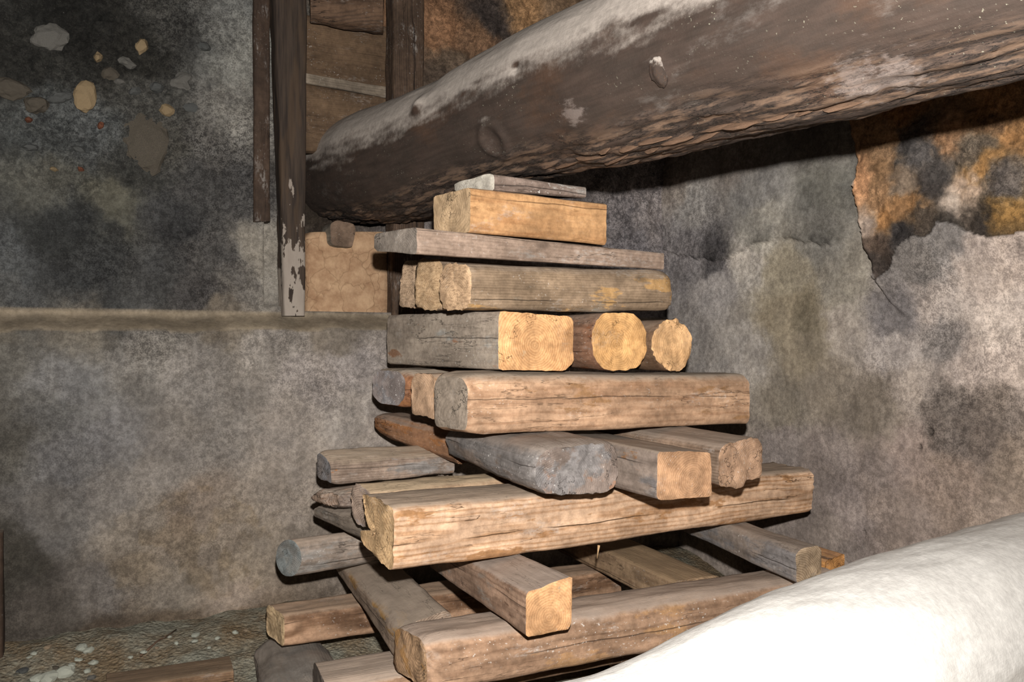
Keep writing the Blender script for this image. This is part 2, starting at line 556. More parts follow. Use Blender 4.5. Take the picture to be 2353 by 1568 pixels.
def mat_plaster(name, seed, bump=0.5, speck=1.0):
    g = G(name)
    v = g.obj((seed * 1.7, seed * 0.3, 0))
    c = g.attr('col', True)
    mo = g.attr('mott')
    rough = g.attr('rough')
    n1 = g.noise(v, 7, 8, 0.68)
    n2 = g.noise(v, 48, 8, 0.76)
    n3 = g.noise(v, 210, 4, 0.65)
    c = g.mix(1.0, c, g.mix(g.step(n1, 0.32, 0.68), (0.80, 0.80, 0.81), (1.2, 1.19, 1.17)), 'MULTIPLY')
    c = g.mix(1.0, c, g.mix(g.step(n2, 0.3, 0.7), (0.82, 0.81, 0.80), (1.18, 1.18, 1.18)), 'MULTIPLY')
    # soot worn off in flecks: dark and pale grains side by side
    mm = g.math('ADD', g.math('MULTIPLY', n2, 0.5), g.math('MULTIPLY', n3, 0.5))
    big = g.step(g.noise(v, 3.2, 6, 0.7), 0.38, 0.62)
    mo = g.math('MULTIPLY', mo, g.lin(big, 0.0, 1.0, 0.55, 1.1))
    lo = g.mix(mo, (0.99, 0.99, 0.99), (0.36, 0.35, 0.36))
    hi = g.mix(mo, (1.01, 1.01, 1.01), (1.6, 1.58, 1.56))
    c = g.mix(1.0, c, g.mix(g.step(mm, 0.43, 0.57), lo, hi), 'MULTIPLY')
    sc2 = g.step(g.noise(g.vmath('ADD', v, (3.1, 4.4, 1.7)), 4.5, 9, 0.72), 0.44, 0.56)
    c = g.mix(1.0, c, g.mix(sc2, (0.90, 0.89, 0.88), (1.10, 1.10, 1.10)), 'MULTIPLY')
    # coarse gravel where the plaster has gone
    vc = g.voro(g.vmath('ADD', v, g.vmath('MULTIPLY', g.noise(v, 30, 2, 0.5, color=True), (0.03, 0.03, 0.03))), 75, 'F1', 'Color')
    sv_ = g.t.nodes.new('ShaderNodeSeparateXYZ'); g.t.links.new(vc, sv_.inputs[0])
    pb = g.math('MULTIPLY', g.step(rough, 0.3, 1.0), 0.45)
    c = g.mix(pb, c, g.mix(1.0, c, g.mix(sv_.outputs[0], (0.5, 0.5, 0.5), (1.55, 1.52, 1.48)), 'MULTIPLY'))
    # drips
    dr = g.noise(g.sc(v, (34, 34, 2.2)), 1, 4, 0.6)
    c = g.mix(1.0, c, g.mix(g.step(dr, 0.35, 0.68), (0.95, 0.945, 0.94), (1.04, 1.04, 1.04)), 'MULTIPLY')
    sp = g.math('MULTIPLY', g.step(n3, 0.68, 0.76), 0.35 * speck)
    c = g.mix(sp, c, (0.5, 0.47, 0.43))
    pit = g.noise(v, 70, 3, 0.6)
    c = g.mix(g.math('MULTIPLY', g.step(pit, 0.69, 0.76), 0.5), c, (0.05, 0.042, 0.035))
    h = g.math('ADD', g.math('MULTIPLY', n2, 0.7), g.math('MULTIPLY', n3, 0.3))
    h = g.math('ADD', h, g.math('MULTIPLY', g.math('MULTIPLY', n1, rough), 2.0))
    return g.finish(c, h, bump, 0.006, 0.93, 0.12)

def wall_mesh(name, P, U, Nn, u0, u1, z0, z1, st, disp, ctrl, to_uv, seed, mat, warp):
    us = np.arange(u0, u1 + st, st); zs = np.arange(z0, z1 + st, st)
    UU, ZZ = np.meshgrid(us, zs)
    UV = np.stack([UU.ravel(), ZZ.ravel()], 1)
    d, rough = disp(UV)
    if name == 'wall_right':
        inn = [c for c in ctrl if inpoly(np.array([to_uv(c[0], c[1])]), broken)[0]]
        out = [c for c in ctrl if c not in inn]
        col, mot = paint(out, to_uv, UV, P, U, Nn, seed, warp)
        ci, mi_ = paint(inn, to_uv, UV, P, U, Nn, seed + 1, 0.03)
        q = np.stack([UV[:, 0], UV[:, 1], 0 * UV[:, 0] + 4], 1)
        w = UV + 0.022 * np.stack([fbm(q * 14, 4, 17), fbm(q * 14 + 9, 4, 18)], 1)
        br = inpoly(w, broken)
        col = np.where(br[:, None], ci, col); mot = np.where(br, mi_, mot)
    else:
        col, mot = paint(ctrl, to_uv, UV, P, U, Nn, seed, warp)
    col, mot = tint(name, UV, col, mot)
    V = np.zeros((len(UV), 3))
    V[:, 0] = P[0] + U[0] * UV[:, 0] + Nn[0] * d
    V[:, 1] = P[1] + U[1] * UV[:, 0] + Nn[1] * d
    V[:, 2] = UV[:, 1]
    nx, nz = len(us), len(zs)
    idx = np.arange(nx * nz).reshape(nz, nx)
    F = np.stack([idx[:-1, :-1], idx[:-1, 1:], idx[1:, 1:], idx[1:, :-1]], -1).reshape(-1, 4)
    o = mesh_obj(name, V, F.tolist(), [mat])
    attr_c(o, 'col', col); attr_f(o, 'mott', mot); attr_f(o, 'rough', rough)
    o['kind'] = 'structure'
    return o

# --- wall_left
LC = [  # x, y, tone, flecking
 (30,800,92,88,78),(30,1000,80,76,66),(30,1300,60,55,45),(150,900,112,110,106),(300,850,118,112,102),
 (250,1000,107,104,102),(450,850,126,118,108),(600,800,135,125,112,.4),(700,850,140,128,118,.4),(800,830,142,131,123,.4),
 (800,950,152,140,126),(650,1000,135,122,108),(500,1000,122,113,102),(400,1050,119,110,100),(250,1150,112,104,95),
 (150,1200,95,90,84),(310,1200,126,112,94),(450,1180,130,110,90),(480,1260,126,109,89),(560,1310,142,123,98),
 (400,1350,118,105,88),(250,1350,98,90,82),(120,1400,80,72,62),(550,1380,140,119,98),(650,1150,142,126,108),
 (700,1050,150,135,118),(620,1200,128,111,90),(330,1300,118,100,76),(160,1060,102,100,98),(100,960,98,96,90),
 (400,1462,98,78,55),(560,1435,108,85,60),(250,1480,85,68,50),(340,780,110,104,94,.6),(650,780,130,120,108,.7),
 (860,1000,140,126,112),(1000,1000,130,118,105),(1200,1100,120,108,95),(860,1200,120,105,90),
 (50,100,44,42,37,.4),(200,50,33,31,27,.4),(300,120,40,37,31,.4),(100,300,72,74,72,.6),(200,330,76,78,77,.6),
 (300,400,62,60,54,.5),(350,230,66,63,57,.5),(100,430,88,84,72,.3),(260,452,94,88,69,.3),(410,50,60,57,52,.8),
 (480,60,100,97,90,.7),(550,120,122,118,108,.7),(540,250,118,110,99,.8),(500,350,84,78,72,1),(450,420,68,64,61,1),
 (400,500,58,56,55,.9),(150,520,50,50,48,.6),(50,600,78,79,79,.5),(200,620,58,58,57,.6),(350,650,68,66,64,.8),
 (500,580,86,80,75,.9),(450,680,74,68,65,.8),(590,560,138,124,106,.3),(612,650,148,134,116,.3),(565,660,112,101,90,.4),
 (560,430,72,68,66,.8),(570,20,105,102,94,.6),(250,700,72,70,67,.4),(50,690,82,80,77,.4),(380,340,74,69,60,.8),
 (1000,60,125,82,48,.5),(1050,150,86,68,50,.5),(1120,40,50,42,38,.5),(1090,90,105,72,45,.5),(1200,20,132,92,50,.4),
 (1300,20,100,75,50,.4),(1010,200,70,55,42,.4),(1000,600,105,98,95,.4),(1300,480,92,86,85,.6),(1500,500,100,94,93,.7),
 (1450,560,92,88,90,.7),(800,400,60,45,32,.3),
 (200,741,106,96,79,.15),(500,741,112,98,78,.15),(740,744,118,104,86,.15),(20,742,100,92,76,.15)]
peel = [L_uv(*p) for p in [(318,1200),(400,1135),(470,1118),(540,1135),(600,1180),(640,1250),(600,1340),(520,1405),(430,1345),(380,1260),(312,1255)]]
PX1 = L_uv(708, 400)[0]; PX2 = L_uv(905, 400)[0]
PXA = L_uv(590, 400)[0]; PXB = L_uv(975, 400)[0]
flood = [L_uv(*p) for p in [(90,1500),(180,1470),(300,1452),(460,1425),(600,1405),(800,1385),(1100,1340)]]
LEDGE_F, LEDGE_B = 1.035, 1.105
def ledge_z(u):
    return 0.012 * fbm(np.stack([u * 7, 0 * u, 0 * u], 1), 3, 41) + 0.012 * u
def dispL(UV):
    u, z = UV[:, 0], UV[:, 1]
    q = np.stack([u, z, 0 * u], 1)
    zf = LEDGE_F + ledge_z(u)
    d = RECESS * smooth(0, 1, (z - zf) / (LEDGE_B - LEDGE_F))
    up = z > LEDGE_B
    d = d + 0.016 * fbm(q * 2.2, 3, 1) + 0.006 * fbm(q * 11, 4, 2)
    d = d + 0.010 * np.exp(-((z - zf + 0.03) / 0.03) ** 2) * (0.6 + fbm(q * 9, 3, 12))
    w = UV + 0.03 * np.stack([fbm(q * 12, 4, 7), fbm(q * 12 + 9, 4, 8)], 1)
    pl = inpoly(w, peel)
    d = d - pl * 0.006 * smooth(-0.25, 0.15, fbm(q * 10, 4, 9))
    rub = smooth(0.0, 0.10, z - L_uv(200, 470)[1]) * smooth(0.0, 0.12, L_uv(450, 200)[0] - u)
    d = d + rub * (0.016 * fbm(q * 24, 4, 3) + 0.010 * fbm(q * 60, 3, 4) - 0.012)
    d = d + up * 0.003 * fbm(q * 40, 3, 33)
    # pocket between the posts where the big log goes in
    nich = (u > PX1 - 0.03) & (u < PX2 + 0.03) & (z > LEDGE_B + 0.02)
    d = np.where(nich, RECESS - 0.42, d)
    behind = (u > PXA + 0.03) & (u <= PX1 - 0.03) & (z > LEDGE_B + 0.03)
    d = np.where(behind, RECESS - 0.06, d)
    earth = smooth(0.0, 0.05, u - PXB) * smooth(0, 0.05, z - 1.45)
    d = d + earth * 0.022 * fbm(q * 13, 4, 6)
    d = d - 0.02 * smooth(0.06, -0.02, z)
    return d, np.clip(rub + earth, 0, 1) + 0.2
RCc = [
 (1450,480,122,117,114,.7),(1500,550,98,93,92,.8),(1600,480,126,121,113,.5),(1650,592,66,62,62,.7),(1590,560,95,90,90,.7),(1750,450,117,113,106,.2),
 (1900,430,102,99,87,.1),(1750,520,136,129,113,.2),(1880,530,115,110,98,.15),(1650,650,130,122,115,.2),(1720,615,152,142,127,.2),
 (1800,640,140,126,96,.1),(1850,720,126,110,78,.1),(1790,720,130,113,82,.1),(1950,640,136,126,106,.15),(1720,800,146,136,123,.2),(1620,850,116,109,101,.2),
 (1850,800,130,113,84,.1),(1950,750,152,137,120,.2),(2050,720,112,104,101,.4),(2050,800,166,151,138,.4),(2150,700,172,154,139,.5),
 (2280,640,196,171,150,.4),(2300,750,200,178,158,.4),(2150,785,126,116,108,.6),(2200,850,186,163,145,.4),(2320,850,205,180,160,.4),
 (2100,880,160,142,125,.3),(1900,900,128,112,90,.1),(1800,950,120,107,86,.1),(2000,930,124,108,88,.15),(2170,910,104,91,80,.6),
 (2280,950,130,112,96,.6),(2250,1010,120,102,88,.5),(2180,980,110,95,83,.5),(2100,1040,152,126,110,.2),(2000,1080,138,118,105,.2),(1900,1060,126,109,98,.2),
 (1800,1020,118,104,95,.2),(2200,1100,160,131,108,.3),(2320,1080,166,139,112,.3),(2050,1180,140,118,102,.2),(1950,1180,130,112,102,.2),
 (1900,1240,120,104,92,.2),(2300,1200,150,125,103,.3),(2130,600,120,112,104,.5),(2180,545,125,118,112,.4),(2320,590,185,160,140,.4),
 (1700,350,110,100,90,.3),(1900,300,95,88,80,.3),(1560,400,110,98,85,.4),
 (2050,400,142,106,70,.2),(2150,360,84,79,77,.4),(2280,400,188,136,75,.2),(2200,330,152,111,75,.3),(2255,440,200,170,143,.1),
 (2230,465,205,178,152,.1),(2130,480,162,116,70,.3),(2062,500,168,117,66,.3),(2200,510,66,57,48,.4),(2335,490,152,111,55,.2),(2040,580,98,74,56,.4),
 (2100,545,58,53,52,.4),(2060,320,152,116,80,.3),(2170,430,70,62,58,.4),(2320,330,170,120,68,.3),(2100,430,135,108,80,.2),(2300,510,60,50,42,.4),
 (2000,420,190,135,90,.2),(2010,520,175,145,120,.2),(2300,240,165,118,72,.4),(2100,260,140,95,55,.4),(2120,335,72,68,66,.5),(2185,400,76,70,66,.5),(2330,440,95,84,76,.5),(2050,450,150,112,75,.3),(2092,475,178,128,78,.3),(2300,300,118,88,60,.5),(2255,365,110,92,70,.5),(2150,500,80,65,50,.5),(2030,620,70,58,50,.5)]
stepline = [R_uv(*p) for p in [(1975,100),(1978,265),(1990,380),(1984,440),(1996,500),(2006,570),(2024,640),(2050,690),(2090,740)]]
broken = [R_uv(*p) for p in [(1978,-200),(1978,265),(1990,380),(1984,440),(1996,500),(2006,570),(2026,645),(2062,620),(2076,585),(2110,560),(2150,545),(2180,515),(2235,520),(2300,552),(2360,540),(2500,520),(2700,500),(2700,-300)]]
ridge = [R_uv(*p) for p in [(1440,560),(1560,585),(1605,597),(1660,598),(1700,582),(1745,558),(1795,552),(1830,548),(1860,560),(1960,562)]]
holes = [(R_uv(2138, 992), 0.011), (R_uv(2113, 1027), 0.010), (R_uv(1985, 1222), 0.007)]
def dispR(UV):
    u, z = UV[:, 0], UV[:, 1]
    q = np.stack([u, z, 0 * u + 4], 1)
    d = 0.016 * fbm(q * 2.0, 3, 21) + 0.004 * fbm(q * 12, 4, 22) + 0.0015 * fbm(q * 45, 3, 27)
    # thicker old plaster left of the camera-side block, it fades out downwards
    sl = np.array(stepline)
    us = np.interp(-z, -sl[:, 1], sl[:, 0])
    wob = 0.010 * fbm(np.stack([0 * z, z * 14, 0 * z], 1), 2, 5)
    side = smooth(0.010, -0.006, u - us - wob)
    fade = smooth(R_uv(2080, 760)[1], R_uv(2010, 560)[1], z)
    d = d + 0.075 * side * fade
    w = UV + 0.022 * np.stack([fbm(q * 14, 4, 17), fbm(q * 14 + 9, 4, 18)], 1)
    br = inpoly(w, broken)
    d = d + br * (-0.018 + 0.020 * fbm(q * 13, 4, 19) + 0.012 * np.abs(fbm(q * 34, 4, 20)))
    # upper coat of plaster ends in a ragged lip
    rl = np.array(ridge); o_ = np.argsort(rl[:, 0])
    zr = np.interp(u, rl[o_, 0], rl[o_, 1]) + 0.012 * fbm(np.stack([u * 22, 0 * u, 0 * u], 1), 4, 6)
    inr = smooth(rl[:, 0].min() - 0.02, rl[:, 0].min() + 0.1, u)
    d = d + 0.020 * inr * smooth(-0.004, 0.004, z - zr) * (1 - br)
    for (c, r) in holes:
        dd = np.sqrt((u - c[0]) ** 2 + ((z - c[1]) * 0.8) ** 2)
        d = d - 0.03 * smooth(r, r * 0.5, dd)
    return d, br * 1.0 + 0.2
def tint(name, UV, col, mot):
    u, z = UV[:, 0], UV[:, 1]
    q = np.stack([u, z, 0 * u], 1)
    if name == 'wall_left':
        zf = LEDGE_F + ledge_z(u)
        # dry dust lying on the ledge
        m = smooth(0.0, 0.012, z - zf - 0.008 * fbm(q * 20, 3, 3)) * smooth(LEDGE_B + 0.014, LEDGE_B, z)
        col = col * (1 - m[:, None]) + np.array([0.205, 0.165, 0.118]) * m[:, None]
        mot = mot * (1 - m)
        # damp earth line above the floor
        zl = np.interp(u, [p[0] for p in flood], [p[1] for p in flood]) + 0.01 * fbm(q * 9, 3, 4)
        m = smooth(0.006, -0.006, z - zl)
        col = col * (1 - m[:, None]) + np.array([0.155, 0.098, 0.05]) * m[:, None]
        w = UV + 0.03 * np.stack([fbm(q * 12, 4, 7), fbm(q * 12 + 9, 4, 8)], 1)
        pl = inpoly(w, peel) * smooth(-0.2, 0.2, fbm(q * 14, 5, 9, 0.6))
        col = col * (1 - 0.12 * pl[:, None] * np.array([0.7, 1.0, 1.6])[None])
    else:
        rl = np.array(ridge); o_ = np.argsort(rl[:, 0])
        zr = np.interp(u, rl[o_, 0], rl[o_, 1]) + 0.012 * fbm(np.stack([u * 22, 0 * u, 0 * u], 1), 4, 6)
        inr = smooth(rl[:, 0].min() - 0.02, rl[:, 0].min() + 0.1, u)
        soot = inr * (z > zr) * np.exp(-np.maximum(z - zr, 0) / 0.05) * smooth(-0.3, 0.3, fbm(q * 9, 4, 77))
        col = col * (1 - 0.72 * soot[:, None])
        lime = inr * (z < zr) * np.exp(-np.maximum(zr - z, 0) / 0.10)
        col = col * (1 + 0.16 * lime[:, None])
        hd = np.zeros(len(u))
        for (c_, r_) in holes:
            hd = np.maximum(hd, smooth(r_ * 1.1, r_ * 0.7, np.sqrt((u - c_[0]) ** 2 + ((z - c_[1]) * 0.8) ** 2)))
        col = col * (1 - 0.75 * hd[:, None])
    return np.clip(col, 0.004, 0.85), mot

m_pl_l = mat_plaster('old plaster with soot and baked falloff', 1)
m_pl_r = mat_plaster('grey lime plaster', 2)
UL0 = -1.9
corner_t = np.linalg.solve(np.stack([U1, -U2], 1), P2 - P1)
wall_left = wall_mesh('wall_left', P1, U1, N1, UL0, corner_t[0] + 0.25, -0.2, 2.95, 0.0078, dispL, LC, L_uv, 5, m_pl_l, 0.045)
wall_right = wall_mesh('wall_right', P2, U2, N2, -2.0, corner_t[1] + 0.2, -0.2, 2.95, 0.0068, dispR, RCc, R_uv, 6, m_pl_r, 0.03)
wall_left['label'] = 'soot-stained plastered wall with a dusty ledge, left'
wall_right['label'] = 'grey stained plaster wall with broken orange patch, right'

# --- floor: trodden earth and lime crumbs
def floor_z(X, Y):
    dist = (P1[0] - X) * N1[0] + (P1[1] - Y) * N1[1]
    q = np.stack([X, Y, 0 * X], 1)
    z = -0.10 + 0.10 * smooth(0.55, 0.0, -dist)
    return z + 0.02 * fbm(q * 3, 3, 51) + 0.012 * fbm(q * 14, 4, 52)
def build_floor():
    st = 0.016
    xs = np.arange(-2.6, 2.4, st); ys = np.arange(0.2, 4.3, st)
    XX, YY = np.meshgrid(xs, ys)
    X, Y = XX.ravel(), YY.ravel()
    V = np.stack([X, Y, floor_z(X, Y)], 1)
    idx = np.arange(len(X)).reshape(len(ys), len(xs))
    F = np.stack([idx[:-1, :-1], idx[:-1, 1:], idx[1:, 1:], idx[1:, :-1]], -1).reshape(-1, 4)
    g = G('earth floor')
    v = g.obj()
    n1 = g.noise(v, 5, 6, 0.65); n2 = g.noise(v, 45, 6, 0.75)
    c = g.mix(g.step(n1, 0.35, 0.65), (0.16, 0.115, 0.07), (0.20, 0.19, 0.15))
    c = g.mix(1.0, c, g.mix(g.step(n2, 0.3, 0.7), (0.6, 0.6, 0.6), (1.4, 1.4, 1.38)), 'MULTIPLY')
    vd = g.voro(v, 85)
    c = g.mix(g.math('MULTIPLY', g.math('SUBTRACT', 1.0, g.step(vd, 0.12, 0.24)), 0.55), c, (0.30, 0.30, 0.25))
    m = g.finish(c, g.math('SUBTRACT', n2, g.math('MULTIPLY', vd, 0.8)), 0.8, 0.01, 0.95, 0.1)
    o = mesh_obj('floor', V, F.tolist(), [m])
    tag(o, 'earth floor strewn with lime crumbs', None, None, 'structure')
    return o
floor = build_floor()

_w = [0]
def W(light, dark, cap=None, capdark=None, seed=None, capkw=None, **kw):
    _w[0] += 1
    sd = seed or _w[0]
    a = mat_wood('wood_%d' % _w[0], sd, light, dark, **kw)
    if cap is None:
        cap, capdark = light, dark
    ck = dict(cap=True, gam=0.1, dam=0.3, spk=0.2, crk=0.8, ra=0.7, sa=0.5, ring=kw.get('ring', 0.008) * 0.8, pith=kw.get('pith', None), lim=0.12)
    ck.update(capkw or {})
    b = mat_wood('endgrain_%d' % _w[0], sd + 50, cap, capdark, **ck)
    return [a, b]


# ------------------------------------------------------------------ the great round log beam
m_log = None
KC = {}
def log_beam(name, label, stations, axis_pt, axis_dir, mat, seed, nu=230, nv=520, s_pad=(0.3, 0.8), knobs=(), rmin=None, flake=0.0, bot_only=None):
    """stations: (x, ytop, ybot) silhouettes of the log in the photograph -> axis height and radius along its own axis."""
    ad = np.array(axis_dir) / np.linalg.norm(axis_dir)
    S, ZC, RR = [], [], []
    for st in stations:
        k = (st[0] - CX) / FPX
        t = (k * axis_pt[1] - axis_pt[0]) / (ad[0] - k * ad[1])
        p = np.array(axis_pt) + ad * t
        d = np.linalg.norm(p)
        sec = d / p[1]
        mt = (CY - st[1]) / FPX / sec
        sinphi = abs(np.cross(p / d, ad))
        if st[2] is not None:
            mb = (CY - st[2]) / FPX / sec
            zc, r = 0.5 * (mt + mb) * d, 0.5 * (mt - mb) * d
            for _ in range(40):
                a = r / sinphi
                ft = math.sqrt(mt * mt * a * a + r * r); fb = math.sqrt(mb * mb * a * a + r * r)
                zc2 = 0.5 * ((mt * d - ft) + (mb * d + fb))
                r *= (mt - mb) * d / (ft + fb)
                zc = zc2
        else:
            r = st[3]; a = r / sinphi
            zc = mt * d - math.sqrt(mt * mt * a * a + r * r)
        S.append(t); ZC.append(zc); RR.append(r)
    S = np.array(S); ZC = np.array(ZC); RR = np.array(RR)
    o_ = np.argsort(S); S, ZC, RR = S[o_], ZC[o_], RR[o_]
    if DEBUG:
        print(name, np.round(S, 2), np.round(ZC, 3), np.round(RR, 3))
    sv = np.linspace(S[0] - s_pad[0], S[-1] + s_pad[1], nv)
    fine = np.linspace(S[0], S[-1], 400)
    ker = np.hanning(25); ker /= ker.sum()
    zf = np.convolve(np.pad(np.interp(fine, S, ZC), 12, 'edge'), ker, 'valid')
    rf = np.convolve(np.pad(np.interp(fine, S, RR), 12, 'edge'), ker, 'valid')
    zc = np.interp(sv, fine, zf) + EYE
    rr = np.interp(sv, fine, rf)
    th = np.linspace(0, 2 * math.pi, nu, endpoint=False)
    perp = np.array([ad[1], -ad[0]])
    if perp @ -np.array(axis_pt) < 0:
        perp = -perp                                    # perp points towards the camera side
    T, SS = np.meshgrid(th, sv)
    co, si = np.cos(T), np.sin(T)
    q = np.stack([SS.ravel() * 1.0, co.ravel() * 0.23, si.ravel() * 0.23], 1)
    rad = np.repeat(rr[:, None], nu, 1).ravel()
    rad = rad + 0.010 * fbm(q * np.array([3.0, 6, 6]), 3, seed) + 0.003 * fbm(q * np.array([9, 30, 30]), 4, seed + 1)
    low = smooth(-0.68, -0.90, si.ravel() + 0.14 * fbm(q * np.array([2.5, 8, 8]), 3, seed + 8))
    if flake:
        fl = fbm(q * np.array([7, 42, 42]), 4, seed + 2)
        rad = rad + flake * low * (0.010 * np.sign(fl) * np.abs(fl) ** 0.5 + 0.004 * fbm(q * np.array([30, 90, 90]), 3, seed + 3))
    X = np.stack([axis_pt[0] + ad[0] * SS.ravel() + perp[0] * rad * co.ravel(),
                  axis_pt[1] + ad[1] * SS.ravel() + perp[1] * rad * co.ravel(),
                  np.repeat(zc[:, None], nu, 1).ravel() + rad * si.ravel()], 1)
    rel = np.stack([perp[0] * co.ravel(), perp[1] * co.ravel(), si.ravel()], 1)
    # knots and bruises, each at its own place on the log
    pxs = CX + FPX * X[:, 0] / np.maximum(X[:, 1], 0.05); pys = CY - FPX * (X[:, 2] - EYE) / np.maximum(X[:, 1], 0.05)
    front = (co.ravel() > -0.1) | (si.ravel() > 0.3)
    scar = np.zeros(len(X))
    for kb in knobs:
        dd = (pxs - kb[0]) ** 2 + (pys - kb[1]) ** 2 + np.where(front & (X[:, 1] > 0.2), 0, 1e9)
        c = X[np.argmin(dd)]
        ds = np.linalg.norm((X - c), axis=1)
        if kb[4] == 'ring':
            X = X + rel * (kb[3] * np.exp(-((ds - kb[2]) / (kb[2] * 0.35)) ** 2) - 0.5 * kb[3] * np.exp(-(ds / kb[2]) ** 2 * 2))[:, None]
        else:
            X = X + rel * (kb[3] * np.exp(-(ds / kb[2]) ** 2))[:, None]
        KC[(kb[0], kb[1])] = c.copy()
        if kb[4] == 'scar':
            scar = np.maximum(scar, np.exp(-(ds / (kb[2] * 1.3)) ** 2))
    idx = np.arange(nu * nv).reshape(nv, nu)
    F = np.stack([idx[:-1], np.roll(idx[:-1], -1, 1), np.roll(idx[1:], -1, 1), idx[1:]], -1).reshape(-1, 4).tolist()
    V = list(X)
    F.append(list(idx[0])); F.append(list(idx[-1][::-1]))
    org = np.array([axis_pt[0] + ad[0] * sv.mean(), axis_pt[1] + ad[1] * sv.mean(), zc.mean()])
    Rm = np.stack([np.array([ad[0], ad[1], 0]), np.array([-ad[1], ad[0], 0]), np.array([0, 0, 1.0])], 1)
    Vl = (np.array(V) - org) @ Rm
    o = mesh_obj(name, Vl, F, [mat])
    bm = bmesh.new(); bm.from_mesh(o.data); bmesh.ops.recalc_face_normals(bm, faces=bm.faces); bm.to_mesh(o.data); bm.free()
    attr_f(o, 'scar', scar)
    attr_f(o, 'low', low)
    o.matrix_world = Matrix(((*Rm[0], org[0]), (*Rm[1], org[1]), (*Rm[2], org[2]), (0, 0, 0, 1)))
    return tag(o, label, 'log', None, 'thing')

def mat_log(name, seed, body, body2, red, dust, d0, d1, dustn=0.55, pale=(0.42, 0.38, 0.34), flk=(0.16, 0.10, 0.065)):
    g = G(name)
    v = g.obj((seed, seed * 0.7, 0))
    big = g.noise(g.sc(v, (3, 6, 6)), 1, 5, 0.62)
    mid = g.noise(g.sc(v, (9, 24, 24)), 1, 5, 0.65)
    st = g.noise(g.sc(v, (7, 75, 75)), 1, 4, 0.62)
    gr = g.noise(v, 55, 6, 0.72)
    c = g.mix(g.step(mid, 0.3, 0.7), body, body2)
    c = g.mix(g.math('MULTIPLY', g.step(big, 0.50, 0.66), 0.75), c, red)
    c = g.mix(1.0, c, g.mix(g.step(st, 0.3, 0.7), (0.86, 0.85, 0.84), (1.14, 1.14, 1.14)), 'MULTIPLY')
    # film of lime dust worn in blotches
    fm = g.noise(g.vmath('ADD', g.sc(v, (5, 11, 11)), (4, 7, 1)), 1, 7, 0.72)
    c = g.mix(g.math('MULTIPLY', g.step(fm, 0.56, 0.80), 0.22), c, pale)
    # torn fibres of the underside
    low = g.attr('low')
    fk = g.noise(g.sc(v, (8, 48, 48)), 1, 5, 0.68)
    c = g.mix(g.math('MULTIPLY', g.math('MULTIPLY', g.step(fk, 0.48, 0.62), low), 0.8), c, flk)
    crk = g.math('SUBTRACT', 1.0, g.step(g.math('ABSOLUTE', g.math('SUBTRACT', fk, 0.46)), 0.003, 0.018))
    crk = g.math('MULTIPLY', crk, low)
    c = g.mix(crk, c, (0.012, 0.009, 0.007))
    # specks
    sn = g.noise(v, 150, 2, 0.5)
    sg = g.step(g.noise(g.sc(v, (4, 10, 10)), 1, 4), 0.45, 0.62)
    c = g.mix(g.math('MULTIPLY', g.math('MULTIPLY', g.step(sn, 0.67, 0.74), sg), 0.45), c, (0.40, 0.38, 0.28))
    sc_ = g.attr('scar')
    sm = g.step(g.math('ADD', sc_, g.math('MULTIPLY', g.math('SUBTRACT', g.noise(g.sc(v, (22, 50, 50)), 1, 5, 0.7), 0.5), 2.6)), 0.45, 1.0)
    c = g.mix(g.math('MULTIPLY', sm, 0.5), c, (0.24, 0.19, 0.165))
    # settled dust
    dn = g.noise(g.sc(v, (6, 9, 9)), 1, 6, 0.68)
    up = g.math('ADD', g.upness(), g.math('MULTIPLY', g.math('SUBTRACT', dn, 0.5), dustn))
    up = g.math('ADD', up, g.math('MULTIPLY', g.math('SUBTRACT', gr, 0.5), 0.25))
    dm = g.step(up, d0, d1)
    dc = g.mix(g.step(gr, 0.3, 0.7), k3(dust, 0.85), k3(dust, 1.1))
    c = g.mix(dm, c, dc)
    h = g.math('ADD', g.math('MULTIPLY', st, 0.4), g.math('MULTIPLY', gr, 0.5))
    h = g.math('SUBTRACT', h, g.math('MULTIPLY', crk, 1.0))
    return g.finish(c, h, 0.5, 0.006, 0.75, 0.25)

m_log = mat_log('dusty dark log', 3, (0.037, 0.026, 0.020), (0.050, 0.033, 0.025), (0.066, 0.036, 0.022), (0.37, 0.315, 0.27), -0.10, 0.32, dustn=0.55)
DST = [(700,318,500),(790,276,520),(880,226,522),(970,197,505),(1080,150,462),(1150,97,432),(1230,52,414),(1290,22,404),(1357,-8,383),
       (1425,-40,388),(1476,-65,374),(1610,-132,337),(1700,-172,316),(1980,-300,262),(2353,-470,180)]
yawD = math.radians(-36)
FLK = [(1300,378),(1355,362),(1418,366),(1442,342),(1500,346),(1556,322),(1622,312),(1702,287),(1782,270),(1856,254),(1503,318),(1650,292),(1940,240),(1390,345)]
beam = log_beam('log_beam', 'huge dark round log beam with dusty top, resting on the stack', DST, (0.03, 2.66), (-math.sin(yawD), -math.cos(yawD)),
                m_log, 11, s_pad=(0.04, 1.1), flake=1.0,
                knobs=[(890,292,0.040,0.012,'bump'),(1510,165,0.04,0.008,'bump'),(1135,322,0.05,0.008,'ring'),(1275,140,0.014,-0.012,'bump'),
                       (1185,155,0.012,-0.008,'bump'),(1270,245,0.045,0.002,'scar'),(1320,265,0.035,0.001,'scar'),(1975,190,0.06,0.001,'scar'),(2060,175,0.05,0.001,'scar'),(960,240,0.03,0.014,'bump')] + [(x, y, 0.02, 0.0, 'mark') for x, y in FLK])

